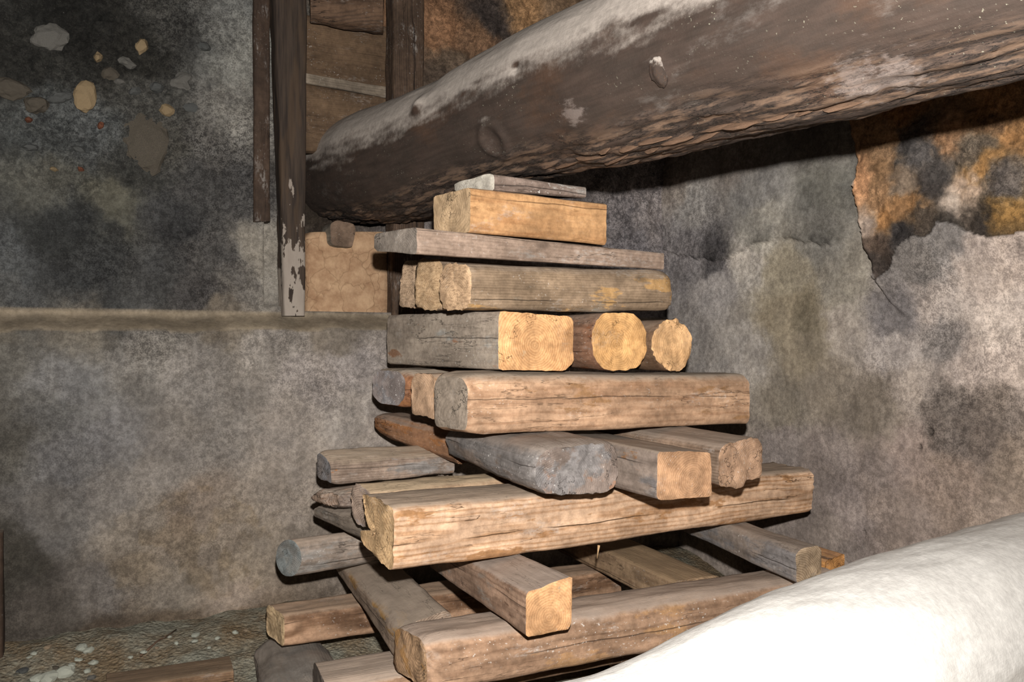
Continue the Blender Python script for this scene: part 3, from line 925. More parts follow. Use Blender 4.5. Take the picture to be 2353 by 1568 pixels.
def branch_stub(key, sc, rot, seed):
    bm = bmesh.new()
    bmesh.ops.create_icosphere(bm, subdivisions=4, radius=1.0)
    Pn = np.array([v.co for v in bm.verts])
    dd = 1 + 0.25 * fbm(Pn * 1.6 + seed, 4, seed) * 1.6
    for v, k in zip(bm.verts, dd):
        v.co *= float(k)
    me = bpy.data.meshes.new('branch_stub'); bm.to_mesh(me); bm.free()
    me.materials.append(m_log)
    me.polygons.foreach_set('use_smooth', np.ones(len(me.polygons), bool))
    o = bpy.data.objects.new('branch_stub', me); COL.objects.link(o)
    o.parent = beam
    o.matrix_parent_inverse = beam.matrix_world.inverted()
    o.location = KC[key]; o.rotation_euler = rot; o.scale = sc
    return o
branch_stub((890, 292), (0.026, 0.034, 0.050), (0.5, 0.5, 0), 71)
branch_stub((1510, 165), (0.020, 0.026, 0.036), (0.2, -0.4, 0.3), 72)
m_flake = W((0.17,0.11,0.072), (0.09,0.058,0.038), gam=0.1, dam=0.0, lim=0.1)[0]
for i, key in enumerate(FLK):
    bm = bmesh.new()
    bmesh.ops.create_icosphere(bm, subdivisions=2, radius=1.0)
    Pn = np.array([v.co for v in bm.verts])
    for v, k in zip(bm.verts, 1 + 0.35 * fbm(Pn * 1.7 + i * 3.1, 3, i) * 1.6):
        v.co *= float(k)
    me = bpy.data.meshes.new('bark_flake'); bm.to_mesh(me); bm.free()
    me.materials.append(m_flake)
    o = bpy.data.objects.new('bark_flake', me); COL.objects.link(o)
    o.parent = beam; o.matrix_parent_inverse = beam.matrix_world.inverted()
    o.location = KC[key]
    o.rotation_euler = (0.9, 0.10 * math.sin(i * 1.9), math.radians(-54) + 0.12 * math.sin(i * 2.7))
    o.scale = (0.045 + 0.02 * math.sin(i * 1.3), 0.012, 0.005)
m_log2 = mat_log('pale dusty log', 8, (0.40, 0.36, 0.32), (0.46, 0.42, 0.37), (0.42, 0.33, 0.25), (0.52, 0.49, 0.45), -0.6, 0.3, pale=(0.55, 0.52, 0.48), flk=(0.3, 0.26, 0.22))
EST = [(1268,1568,None,0.2),(1372,1538,None,0.2),(1476,1510,None,0.2),(1599,1460,None,0.2),(1703,1401,None,0.2),(1826,1347,None,0.2),
       (1949,1304,None,0.2),(2068,1264,None,0.2),(2186,1224,None,0.2),(2353,1179,None,0.2)]
yawE = math.radians(52)
near_log = log_beam('log_beam', 'pale dust-covered round log in the near foreground, lower right', EST, (0.06, 1.12), (math.sin(yawE), math.cos(yawE)), m_log2, 23,
                    nu=160, nv=380, s_pad=(0.9, 0.85))

# ------------------------------------------------------------------ the crib of stacked timbers
GREYW = (0.24, 0.215, 0.19); GREYD = (0.125, 0.108, 0.092)
BRN = (0.27, 0.185, 0.12); BRND = (0.13, 0.08, 0.05)
PINE = (0.53, 0.385, 0.265); PINED = (0.27, 0.145, 0.065)
RUST = (0.24, 0.10, 0.04)
DUSTB = (0.30, 0.235, 0.185)
T = timber

# base sleepers and bottom boards
T('timber', 'dark grey sleeper under the stack at the bottom left, round-nosed', 'timber', (622,1683,1800,2.05), ('len',0.24,0,0), 66, (578,1458,1560), -20.6, 'L',
  W(GREYW, GREYD, gam=0.6, grey=(0.14,0.135,0.13), dust=(0.2,0.17,0.14), dam=0.7), prof='log4', amp=0.012, fine=0.003, cham1=(0.08,0.7), seed=2)
T('timber', 'sleeper hidden deep under the right side of the stack', 'timber', (1590,1592,1690,2.30), ('len',0.2,0,0), 66, ('len',0.95,0,0), -24, 'L',
  W(BRN, BRND, gam=0.5), prof='log4', amp=0.008, seed=3)
T('plank', 'dark brown plank lying flat on the earth floor at the bottom left', 'plank', (243,1583,1625,2.45), ('len',0.36,0,0), 67, (246,1545,1585), -24.6, 'R',
  W((0.16,0.105,0.062), (0.09,0.055,0.034), gam=0.1, dust=(0.15,0.105,0.068), dam=0.7), prof='rect', amp=0.003, seed=4, group='boards on the floor')
T('timber', 'flat brown timber below the long front beam, bottom edge of the picture', 'timber', (750,1578,1664,2.09), ('len',1.25,0,0), 65, (720,1515,1590), -23, 'R',
  W(BRN, BRND, (0.16,0.14,0.12), (0.09,0.08,0.07), gam=0.3, dust=DUSTB, dam=0.8), prof='wane', amp=0.003, seed=5)
T('timber', 'short brown timber with pale yellow cut end, low at the left', 'timber', (655,1415,1492,2.61), ('len',1.25,0,0), 65, (613,1386,1456), -45, 'R',
  W((0.30,0.20,0.13), (0.12,0.07,0.04), (0.40,0.315,0.195), (0.27,0.20,0.115), gam=0.1, ring=0.02, ra=0.9, dust=(0.28,0.20,0.14), dam=0.6), prof='rect', amp=0.004, seed=6, rag=0.006)
T('timber', 'grey-brown beam with dusty top running back to the left, low in the stack', 'timber', (914,1444,1530,2.21), (1040,1395,1490), 62, ('len',0.88,-0.012,0.04), -23.2, 'L',
  W((0.27,0.22,0.17), (0.16,0.12,0.09), gam=0.25, grey=(0.19,0.165,0.14), patch=(0.30,0.17,0.06), pam=0.25, dust=(0.30,0.235,0.18), dam=0.85, ra=0.25), prof='wane', amp=0.004, seed=7)
T('timber', 'grey-sided board with brown top seen inside the gap low in the stack', 'timber', (1545,1336,1412,2.60), ('len',0.2,0,0), 62, ('len',0.8,0,0), -24, 'L',
  W((0.26,0.19,0.12), (0.15,0.10,0.06), gam=0.2, grey=(0.15,0.14,0.125), dust=(0.30,0.20,0.115), dam=0.8), prof='rect', amp=0.003, seed=8)
T('timber', 'long brown front beam with knot, lowest beam in front', 'timber', (986,1464,1600,2.0), (1935,1312,1418), 64, (905,1432,1544), -31, 'R',
  W((0.33,0.225,0.15), (0.19,0.12,0.075), (0.38,0.26,0.155), (0.20,0.135,0.08), gam=0.28, grey=(0.27,0.21,0.165), patch=(0.31,0.175,0.085), pam=0.28, dust=(0.31,0.24,0.19), dam=0.85, spk=0.6, ring=0.011, capkw=dict(gam=0.3, patch=(0.3,0.16,0.06), pam=0.3)),
  prof=[(0.05,0),(0.95,0.02),(1,0.2),(1,0.85),(0.85,1),(0.26,1),(0.06,0.86),(0,0.6),(0,0.12)], amp=0.007, fine=0.002, seed=9, cham0=(0.05,0.88), rag=0.008)
T('offcut', 'small orange offcut wedged behind the right end of the front beam', 'offcut', (1896,1290,1336,2.78), (1940,1270,1320), 60, ('len',0.25,0,0), -24, 'L',
  W((0.46,0.25,0.09), (0.30,0.14,0.05), gam=0.05, dam=0.2), prof='rect', amp=0.005, seed=10)

# second course
T('timber', 'square brown timber with bright orange end crossing above the front beam', 'timber', (1208,1363,1466,2.01), (1314,1325,1447), 62, ('len',0.68,-0.02,0), -25.7, 'L',
  W((0.28,0.20,0.145), (0.15,0.10,0.07), (0.50,0.31,0.16), (0.34,0.18,0.08), gam=0.35, grey=(0.21,0.175,0.145), patch=(0.12,0.065,0.04), pam=0.3, dust=(0.31,0.245,0.20), dam=0.85, capkw=dict(gam=0.0, ra=0.35, saw=0.3, patch=(0.30,0.22,0.13), pam=0.08)),
  prof=[(0,0.05),(0.05,0),(0.93,0),(1,0.08),(1,1),(0.06,1),(0,0.92)], amp=0.003, seed=11, rnd=0.05)
T('timber', 'grey weathered timber at the right, pale end beside the near log', 'timber', (1830,1266,1342,2.41), (1887,1252,1326), 60, ('len',0.85,-0.015,0.0), -17.5, 'L',
  W(GREYW, GREYD, (0.36,0.29,0.2), (0.2,0.145,0.09), gam=0.7, grey=(0.18,0.165,0.16), dust=(0.26,0.20,0.155), dam=0.85, spk=0.7, ra=0.3, capkw=dict(gam=0.4, grey=(0.24,0.2,0.16))),
  prof='wane', amp=0.006, seed=12)
T('log', 'round grey log with sawn grey end sticking out at the left', 'log', (692,1235,1329,2.60), ('len',0.62,0,0), 56, (633,1240,1322), -58, 'R',
  W((0.27,0.235,0.20), (0.14,0.12,0.10), (0.155,0.165,0.16), (0.10,0.105,0.10), gam=0.5, grey=(0.22,0.20,0.18), dust=(0.33,0.25,0.19), dam=0.8, ra=0.3, capkw=dict(gam=0.6, grey=(0.15,0.16,0.155), spk=0.5, ra=0.2)),
  prof='round', amp=0.005, seed=13, rnd=0.25)

# third course
T('timber', 'long golden beam with split end, brightest of the lower stack', 'timber', (905,1165,1323,2.1), (1868,1080,1184), 58, (829,1132,1252), -37, 'R',
  W(PINE, (0.30,0.165,0.075), (0.46,0.335,0.19), (0.31,0.20,0.10), gam=0.05, patch=(0.29,0.145,0.06), pam=0.42, dust=(0.29,0.225,0.17), dam=0.85, ring=0.010, ra=0.6, spk=0.1, capkw=dict(gam=0.05, saw=0.5, dam=0.1, ra=0.35), crk=0.9),
  prof=[(0.07,0),(0.5,0.0),(0.95,0.03),(1.03,0.14),(1.0,0.29),(0.58,0.355),(0.60,0.40),(0.80,0.46),(0.95,0.94),(0.88,1.0),(0.10,1.0),(0,0.9),(0,0.14)],
  amp=0.005, seed=14, tooth=0.006, rag=0.006, rnd=0.14, M=72)
T('timber', 'rough bark-edged timber tucked behind the golden beam', 'timber', (862,1134,1222,2.36), ('len',0.62,0,0), 60, (807,1104,1202), -45, 'R',
  W((0.38,0.28,0.185), (0.21,0.14,0.09), (0.30,0.245,0.20), (0.17,0.13,0.105), gam=0.3, patch=(0.33,0.18,0.08), pam=0.25, dust=(0.34,0.26,0.17), dam=0.7, capkw=dict(gam=0.5, grey=(0.2,0.18,0.19), patch=(0.26,0.14,0.08), pam=0.2)),
  prof='log4', amp=0.007, fine=0.003, seed=15, rag=0.006, tooth=0.004)
T('timber', 'dark grey timber on the round log behind the golden beam', 'timber', (852,1178,1262,2.5), ('len',0.14,0,0), 58, (723,1162,1196), -40, 'L',
  W((0.17,0.15,0.125), (0.09,0.075,0.062), gam=0.4, grey=(0.13,0.12,0.105), dam=0.4), prof='log4', amp=0.007, seed=16)
T('timber', 'rotten ragged timber end jutting left with orange rot', 'timber', (786,1126,1175,2.58), ('len',0.42,0,0), 58, (713,1121,1160), -52, 'R',
  W((0.22,0.18,0.15), (0.11,0.085,0.07), (0.24,0.19,0.15), (0.14,0.09,0.06), gam=0.4, patch=RUST, pam=0.35, dam=0.5, spk=0.6, capkw=dict(gam=0.3, patch=RUST, pam=0.3)),
  prof='log4', amp=0.010, fine=0.004, seed=17, rag=0.016, tooth=0.012, cham0=(0.05,0.75))
T('timber', 'grey timber with rust-orange streak and dusty top, upper left pile', 'timber', (764,1064,1114,2.68), ('len',0.44,0,0), 60, (727,1032,1106), -43, 'R',
  W((0.26,0.21,0.17), (0.15,0.115,0.09), (0.16,0.15,0.145), (0.10,0.09,0.085), gam=0.4, grey=(0.21,0.19,0.175), patch=(0.28,0.11,0.035), pam=0.3, dust=(0.33,0.25,0.18), dam=0.85, capkw=dict(gam=0.6, grey=(0.16,0.15,0.15))),
  prof='wane', amp=0.007, fine=0.003, seed=18, cham0=(0.03,0.85))

# fourth course
T('timber', 'reddish-brown worn timber running back to a rounded end, left side', 'timber', (1040,988,1072,2.80), ('len',0.13,0,0), 40, (848,946,998), -50, 'L',
  W((0.22,0.125,0.07), (0.12,0.06,0.035), gam=0.22, grey=(0.20,0.175,0.155), patch=(0.24,0.10,0.035), pam=0.5, dust=(0.26,0.21,0.17), dam=0.6, crk=0.8, ra=0.25), prof='log4', amp=0.006, fine=0.003, seed=19, cham1=(0.10,0.6))
T('timber', 'thick grey worn timber with rounded grey end, front middle', 'timber', (1216,1024,1152,2.14), (1430,1008,1142), 62, ('len',0.64,0.0,0.02), -24.5, 'L',
  W((0.235,0.205,0.18), (0.125,0.105,0.09), (0.20,0.17,0.15), (0.11,0.092,0.08), gam=0.75, grey=(0.185,0.168,0.158), patch=(0.24,0.12,0.06), pam=0.15, dust=(0.27,0.215,0.175), dam=0.8, spk=0.6, ra=0.2, sa=0.5, capkw=dict(gam=0.7, grey=(0.17,0.155,0.148), patch=(0.24,0.13,0.08), pam=0.2, ra=0.15, spk=0.6)),
  prof=[(0.14,0.06),(0.4,0),(0.9,0.04),(1,0.18),(1,0.8),(0.9,1),(0.3,1.0),(0.10,0.92),(0,0.66),(0.02,0.24)], amp=0.006, fine=0.003, seed=20, rag=0.008, tooth=0.006, cham0=(0.06,0.90), rnd=0.2)
T('timber', 'grey timber with square tan end, middle of three front ends', 'timber', (1513,1040,1148,2.2), (1635,1036,1139), 62, ('len',0.72,0,0), -26, 'L',
  W((0.22,0.19,0.165), (0.12,0.1,0.085), (0.40,0.255,0.15), (0.27,0.155,0.085), gam=0.5, grey=(0.17,0.155,0.15), patch=(0.25,0.13,0.06), pam=0.15, dust=(0.29,0.23,0.18), dam=0.85, capkw=dict(gam=0.12, ra=0.4, spk=0.4)),
  prof='rect', amp=0.0025, seed=21, rnd=0.04, rag=0.003)
T('timber', 'tan dusty timber end, rightmost of three front ends', 'timber', (1650,1022,1122,2.32), (1750,1002,1104), 58, ('len',0.72,0,0), -26, 'L',
  W((0.26,0.20,0.15), (0.14,0.1,0.07), (0.33,0.225,0.15), (0.2,0.13,0.085), gam=0.3, patch=(0.2,0.1,0.055), pam=0.2, dust=(0.30,0.235,0.185), dam=0.85, capkw=dict(gam=0.2, grey=(0.28,0.21,0.165), ra=0.15, spk=0.5)),
  prof=[(0.1,0.0),(0.55,-0.06),(0.62,0.08),(0.92,0.08),(1,0.2),(1,0.82),(0.9,1),(0.12,1),(0,0.85),(0,0.12)], amp=0.004, seed=22, rag=0.006, tooth=0.006)

# fifth course
T('log', 'log with frosted grey end and reddish side, left of the big squared beam', 'log', (936,846,941,2.75), ('len',0.6,0,0), 58, (851,846,930), -46, 'R',
  W((0.24,0.12,0.06), (0.13,0.06,0.03), (0.24,0.22,0.215), (0.15,0.135,0.13), gam=0.15, patch=(0.27,0.12,0.05), pam=0.3, dust=(0.33,0.28,0.22), dam=0.8, capkw=dict(gam=0.6, grey=(0.22,0.205,0.205), spk=0.9, ra=0.1)),
  prof='log4', amp=0.004, seed=23, cham0=(0.03,0.9), rag=0.003)
T('timber', 'small pale tan timber between frosted log and big squared beam', 'timber', (1002,858,964,2.5), ('len',0.5,0,0), 60, (945,857,954), -42, 'R',
  W((0.34,0.23,0.14), (0.2,0.12,0.07), (0.38,0.27,0.18), (0.25,0.17,0.11), gam=0.15, dam=0.5, capkw=dict(gam=0.3, grey=(0.27,0.235,0.2), patch=(0.42,0.24,0.13), pam=0.15, ra=0.15)),
  prof='wane', amp=0.004, seed=24, rag=0.005, tooth=0.004)
T('timber', 'big squared beam with grey axe-cut end, across the middle', 'timber', (1082,862,1003,2.30), (1723,862,975), 62, (992,852,990), -47, 'R',
  W((0.40,0.275,0.18), (0.24,0.14,0.08), (0.25,0.22,0.18), (0.16,0.14,0.115), gam=0.1, patch=(0.26,0.14,0.065), pam=0.25, dust=(0.30,0.245,0.19), dam=0.8, ring=0.016, ra=0.5, capkw=dict(gam=0.3, grey=(0.25,0.225,0.19), ra=0.3)),
  prof='wane', amp=0.004, seed=25, cham0=(0.055,0.84), rag=0.003)

# sixth course
T('timber', 'squared grey timber with large ringed orange end', 'timber', (1146,715,851,2.36), (1318,728,853), 57, ('len',0.76,0.01,0.0), -33, 'L',
  W((0.34,0.305,0.255), (0.21,0.18,0.15), (0.62,0.385,0.19), (0.44,0.235,0.10), gam=0.35, grey=(0.31,0.29,0.26), patch=(0.26,0.13,0.07), pam=0.15, dam=0.5, spk=0.5, ra=0.2, pith=(0.01,-0.01), capkw=dict(gam=0.0, ra=0.6, ring=0.0075, dam=0.0, patch=(0.42,0.27,0.15), pam=0.05, spk=0.1)),
  prof=[(0,0),(0.88,0),(1,0.16),(1,0.95),(0.94,1),(0,1)], amp=0.002, seed=26, rnd=0.03, rag=0.002, tooth=0.003)
T('timber', 'reddish-sided timber with rounded golden ringed end, middle of three', 'timber', (1362,716,850,2.47), (1487,722,853), 57, ('len',0.62,0,0), -33, 'L',
  W((0.22,0.135,0.09), (0.12,0.065,0.04), (0.60,0.375,0.165), (0.42,0.23,0.085), gam=0.3, grey=(0.2,0.17,0.15), patch=(0.2,0.08,0.035), pam=0.3, dam=0.4, pith=(0.015,-0.015), capkw=dict(gam=0.0, ra=0.5, ring=0.007, dam=0.0, spk=0.1)),
  prof='log4', amp=0.004, seed=27, rnd=0.16, rag=0.003, tooth=0.005)
T('log', 'small round log with bright yellow end, rightmost of three', 'log', (1497,733,855,2.60), (1590,735,855), 57, ('len',0.55,0,0), -33, 'L',
  W((0.24,0.16,0.10), (0.14,0.085,0.05), (0.66,0.44,0.23), (0.50,0.29,0.13), gam=0.2, dam=0.4, pith=(0.0,0.0), capkw=dict(gam=0.0, ra=0.25, ring=0.008, dam=0.0, spk=0.15)),
  prof='round', amp=0.006, seed=28, rnd=0.2, rag=0.004, tooth=0.008)

# seventh course
T('timber', 'leftmost pale sawn timber end under the plank', 'timber', (962,598,707,2.74), ('len',0.55,0,0), 56, (918,603,706), -50, 'R',
  W((0.27,0.2,0.13), (0.15,0.11,0.07), (0.36,0.275,0.19), (0.23,0.165,0.105), gam=0.2, dam=0.3, capkw=dict(gam=0.2, saw=0.9, ra=0.2)),
  prof=[(0.05,0),(1,0.0),(0.98,0.45),(0.85,0.85),(0.7,1),(0.1,1),(0,0.8)], amp=0.003, seed=29, rag=0.003, tooth=0.004)
T('timber', 'narrow timber with feathered yellow end beside round-edged beam', 'timber', (1016,596,712,2.52), ('len',0.55,0,0), 56, (956,596,708), -46, 'R',
  W((0.26,0.2,0.14), (0.15,0.11,0.075), (0.47,0.35,0.215), (0.31,0.21,0.115), gam=0.3, dam=0.3, capkw=dict(gam=0.15, saw=1.0, ra=0.2, patch=(0.47,0.27,0.10), pam=0.15)),
  prof='wane', amp=0.004, seed=30, rag=0.005, tooth=0.008)
T('timber', 'weathered barked beam with orange patches under the grey plank', 'timber', (1084,608,713,2.33), (1548,624,719), 56, (1012,608,710), -44, 'R',
  W((0.29,0.225,0.155), (0.15,0.11,0.07), (0.45,0.33,0.21), (0.29,0.195,0.115), gam=0.35, grey=(0.245,0.215,0.175), patch=(0.46,0.27,0.11), pam=0.34, dam=0.4, spk=0.5, ra=0.35, capkw=dict(gam=0.15, saw=0.8, ra=0.25)),
  prof=[(0.12,0),(0.9,0),(1,0.3),(0.97,0.75),(0.8,1),(0.2,1),(0.05,0.86),(0,0.5),(0.02,0.16)], amp=0.007, seed=31, rag=0.004, tooth=0.006, cham1=(0.05,0.85))
# eighth course and packing up to the log
T('plank', 'thick pale grey plank with long overhang at the left, near the top', 'plank', (958,522,585,2.25), (1527,581,621), 56, (860,537,577), -41, 'R',
  W((0.31,0.245,0.195), (0.18,0.135,0.105), (0.17,0.155,0.135), (0.105,0.095,0.085), gam=0.35, grey=(0.27,0.235,0.205), patch=(0.24,0.165,0.115), pam=0.2, dam=0.3, ra=0.35, capkw=dict(gam=0.3, grey=(0.22,0.18,0.145), ra=0.2)),
  prof=[(0,0.06),(0.05,0),(0.92,0),(1,0.2),(1,0.85),(0.95,1),(0.03,1),(0,0.95)], amp=0.003, seed=32, rnd=0.08, group='planks on top of the stack')
T('block', 'squared honey-coloured block directly under the wedge board', 'block', (1078,434,535,2.35), (1391,471,563), 56, (997,449,530), -42, 'R',
  W((0.46,0.285,0.14), (0.29,0.145,0.06), (0.42,0.32,0.20), (0.29,0.205,0.115), gam=0.04, patch=(0.30,0.155,0.065), pam=0.3, dam=0.2, ring=0.012, ra=0.45, spk=0.05, capkw=dict(gam=0.2, grey=(0.30,0.29,0.19), ra=0.3, spk=0.1)),
  prof='rect', amp=0.002, seed=33, rnd=0.05, group='blocks on top of the stack')
T('wedge_board', 'thin whitewashed grey board wedged under the log beam', 'board', (1135,395,439,2.40), (1346,426,456), 57, (1044,420,440), -42, 'R',
  W((0.22,0.18,0.155), (0.11,0.085,0.07), (0.5,0.5,0.44), (0.16,0.15,0.14), gam=0.4, grey=(0.26,0.235,0.21), patch=(0.5,0.48,0.44), pam=0.2, dam=0.2, spk=0.8, capkw=dict(gam=0.25, grey=(0.2,0.19,0.18), ra=0.2, spk=0.9)),
  prof='wane', amp=0.003, seed=34, group='blocks on top of the stack')

# ------------------------------------------------------------------ posts and niche of the left wall
def on_wall(px, py, off):
    u, z = wall_uv(px, py, P1, U1, N1, off)
    p = P1 + N1 * off + U1 * u
    return np.array([p[0], p[1], z])
def wall_box(name, x0, x1, y0, y1, off_f, off_b, mats, x0b=None, x1b=None, **kw):
    """upright piece in the wall: left/right picture columns at its top (x0,x1) and foot (x0b,x1b)."""
    x0b = x0 if x0b is None else x0b; x1b = x1 if x1b is None else x1b
    t0, t1 = on_wall(x0, y0, off_f), on_wall(x1, y0, off_f)
    b0, b1 = on_wall(x0b, y1, off_f), on_wall(x1b, y1, off_f)
    back = np.array([*(N1 * (off_b - off_f)), 0.0])
    return loft(name, [b0, b1, b1 + back, b0 + back], [t0, t1, t1 + back, t0 + back], mats, **kw)

DW = (0.050, 0.034, 0.024); DWD = (0.020, 0.014, 0.011)
m_post = W(DW, DWD, gam=0.1, grey=(0.06,0.055,0.05), dam=0.0, spk=0.1, ra=0.3, sa=1.0)
def mat_limed(name, seed):
    g = G(name)
    v = g.obj((seed, 0, 0))
    st = g.noise(g.sc(v, (4, 70, 70)), 1, 4, 0.6)
    n = g.noise(g.sc(v, (9, 24, 24)), 1, 5, 0.62)
    s = g.t.nodes.new('ShaderNodeSeparateXYZ')
    tcn = g.t.nodes.new('ShaderNodeTexCoord')
    g.t.links.new(tcn.outputs['Object'], s.inputs[0])
    c = g.mix(g.step(st, 0.3, 0.7), DWD, DW)
    c = g.mix(g.math('MULTIPLY', g.step(g.noise(g.sc(v, (3, 20, 20)), 1, 3), 0.5, 0.62), 0.5), c, (0.062, 0.038, 0.022))
    # lime wash splashed on the foot of the post (its lower end is at local -x)
    k = g.math('ADD', s.outputs[0], g.math('MULTIPLY', g.math('SUBTRACT', n, 0.5), 1.6))
    m = g.math('SUBTRACT', 1.0, g.step(k, LIME[0], LIME[0] + 0.05))
    c = g.mix(g.math('MULTIPLY', m, 0.92), c, g.mix(n, (0.20, 0.16, 0.13), (0.34, 0.29, 0.24)))
    return g.finish(c, st, 0.5, 0.004, 0.85, 0.2)
LIME = [-0.60]
po = wall_box('wooden_post', 625, 709, -230, 726, RECESS + 0.055, RECESS - 0.05, [mat_limed('limed post', 4), m_post[1]], x0b=652, x1b=702,
              prof='wane', amp=0.005, seed=41, rnd=0.1)
tag(po, 'dark wooden post with flaking lime on its foot, standing on the ledge', 'post')
pk = wall_box('wooden_plank', 584, 621, -230, 508, RECESS + 0.022, RECESS - 0.04, m_post, prof='rect', amp=0.0015, seed=42)
tag(pk, 'dark upright board against the left side of the tall post', 'board')
p2 = wall_box('wooden_post', 905, 976, -230, 730, RECESS + 0.03, RECESS - 0.08, W((0.075,0.052,0.036),(0.034,0.024,0.018), gam=0.2, grey=(0.10,0.09,0.085), dam=0), x0b=903, x1b=978, prof='wane', amp=0.004, seed=43)
tag(p2, 'second dark wooden post, rising behind the big log beam', 'post')
# filling of the niche
m_brown = W((0.105,0.072,0.044), (0.062,0.041,0.026), gam=0.1, grey=(0.12,0.105,0.085), dam=0.0, ra=0.2, lim=0.15, crk=0.3)
m_joint = W((0.21,0.185,0.145), (0.14,0.12,0.095), gam=0.1, dam=0.0, crk=0)
def wall_board(name, xs, yl, yr, of, th, mats, seed, amp=0.004):
    back = np.array([*(N1 * -th), 0.0])
    a = [on_wall(xs[0], yl[1], of), on_wall(xs[0], yl[0], of)]; b = [on_wall(xs[1], yr[1], of), on_wall(xs[1], yr[0], of)]
    o = loft(name, [a[0], a[0] + back, a[1] + back, a[1]], [b[0], b[0] + back, b[1] + back, b[1]], mats, prof='rect', amp=amp, seed=seed, rnd=0.06)
    mw = o.matrix_world.copy(); o.parent = wall_left; o.matrix_world = mw
    return o
wall_board('board', (700, 893), (30, 172), (60, 204), RECESS - 0.16, 0.05, m_brown, 44)
wall_board('board', (700, 897), (186, 345), (222, 345), RECESS - 0.145, 0.06, m_brown, 45)
wall_board('mortar_joint', (700, 897), (168, 190), (200, 226), RECESS - 0.155, 0.05, m_joint, 46, 0.002)
wall_board('board', (890, 918), (60, 345), (60, 345), RECESS - 0.22, 0.05, m_brown, 50)
lb = loft('log_end', [on_wall(714,-60,RECESS-0.20), on_wall(714,62,RECESS-0.20), on_wall(714,62,RECESS-0.02), on_wall(714,-60,RECESS-0.02)],
          [on_wall(880,-80,RECESS-0.20), on_wall(880,88,RECESS-0.20), on_wall(880,88,RECESS-0.02), on_wall(880,-80,RECESS-0.02)],
          W((0.10,0.065,0.042), (0.05,0.034,0.024), gam=0.1, dam=0.1, crk=1.0), prof='round', amp=0.014, fine=0.004, seed=47, rnd=0.25)
tag(lb, 'dark cracked log lintel above the brown niche boards, top of picture', 'log')
def mat_adobe():
    g = G('tan adobe')
    v = g.obj()
    n = g.noise(v, 14, 6, 0.65); n2 = g.noise(v, 60, 5, 0.7)
    cell = g.voro(g.vmath('ADD', g.sc(v, (9, 9, 9)), g.vmath('MULTIPLY', g.noise(v, 12, 3, 0.5, color=True), (0.8, 0.8, 0.8))), 1.0, 'DISTANCE_TO_EDGE')
    c = g.mix(g.step(n, 0.3, 0.7), (0.26, 0.15, 0.085), (0.42, 0.275, 0.165))
    c = g.mix(1.0, c, g.mix(n2, (0.75, 0.74, 0.72), (1.2, 1.2, 1.2)), 'MULTIPLY')
    k = g.math('SUBTRACT', 1.0, g.step(cell, 0.002, 0.02))
    c = g.mix(g.math('MULTIPLY', k, 0.22), c, (0.17, 0.09, 0.045))
    return g.finish(c, g.math('SUBTRACT', n2, k), 0.5, 0.006, 0.95, 0.1)
m_ad = mat_adobe()
ab = wall_box('adobe_block', 703, 900, 532, 735, RECESS - 0.03, RECESS - 0.3, [m_ad, m_ad], prof='wane', amp=0.008, seed=48, rnd=0.2, cham1=(0.03, 0.9))
mw = ab.matrix_world.copy(); ab.parent = wall_left; ab.matrix_world = mw
ab['label'] = 'tan cracked adobe filling the foot of the niche'
_bk = np.array([*(N1 * -0.12), 0.0])
_q = [on_wall(758, 563, RECESS + 0.02), on_wall(809, 570, RECESS + 0.02), on_wall(822, 512, RECESS + 0.02), on_wall(758, 505, RECESS + 0.02)]
wb = loft('wood_block', _q, [p + _bk for p in _q], W((0.26,0.25,0.21),(0.15,0.14,0.12), (0.15,0.11,0.08), (0.10,0.072,0.052), gam=0.2, dam=0.5, capkw=dict(ra=0.15, gam=0.0)),
          prof=[(0.03,0),(0.95,0),(1,0.1),(1,0.7),(0.85,0.98),(0.2,1),(0,0.8)], amp=0.002, seed=49, rnd=0.18, step=0.006)
tag(wb, 'small rounded brown block below the far end of the log beam', 'block')

# ------------------------------------------------------------------ stones in the wall, rubble on the floor
def mat_stone(name, a, b, seed):
    g = G(name)
    v = g.obj((seed, 0, 0))
    n = g.noise(v, 40, 5, 0.7); n2 = g.noise(v, 160, 3, 0.6)
    c = g.mix(g.step(n, 0.3, 0.7), a, b)
    c = g.mix(1.0, c, g.mix(g.step(n2, 0.3, 0.7), (0.5, 0.5, 0.5), (1.45, 1.45, 1.45)), 'MULTIPLY')
    return g.finish(c, n, 0.5, 0.004, 0.9, 0.15)
def stone_mesh(name, seed, mat, sub=2, amp=0.25):
    bm = bmesh.new()
    bmesh.ops.create_icosphere(bm, subdivisions=sub, radius=1.0)
    P = np.array([v.co for v in bm.verts])
    d = 1 + amp * fbm(P * 1.3 + seed * 5.1, 3, seed) * 1.7
    for v, k in zip(bm.verts, d):
        v.co *= float(k)
    me = bpy.data.meshes.new(name)
    bm.to_mesh(me); bm.free()
    me.materials.append(mat)
    return me
SM = {'tan': mat_stone('tan stone', (0.15,0.105,0.06), (0.25,0.18,0.10), 1), 'pale': mat_stone('pale stone', (0.07,0.066,0.058), (0.12,0.11,0.096), 2),
      'brown': mat_stone('brown stone', (0.045,0.038,0.03), (0.085,0.07,0.052), 3), 'red': mat_stone('red chip', (0.10,0.035,0.02), (0.14,0.055,0.03), 4),
      'grey': mat_stone('grey stone', (0.045,0.045,0.042), (0.085,0.085,0.08), 5), 'lime': mat_stone('lime rubble', (0.26,0.26,0.21), (0.36,0.36,0.30), 6),
      'earth': mat_stone('earth clod', (0.17,0.12,0.075), (0.25,0.19,0.13), 7)}
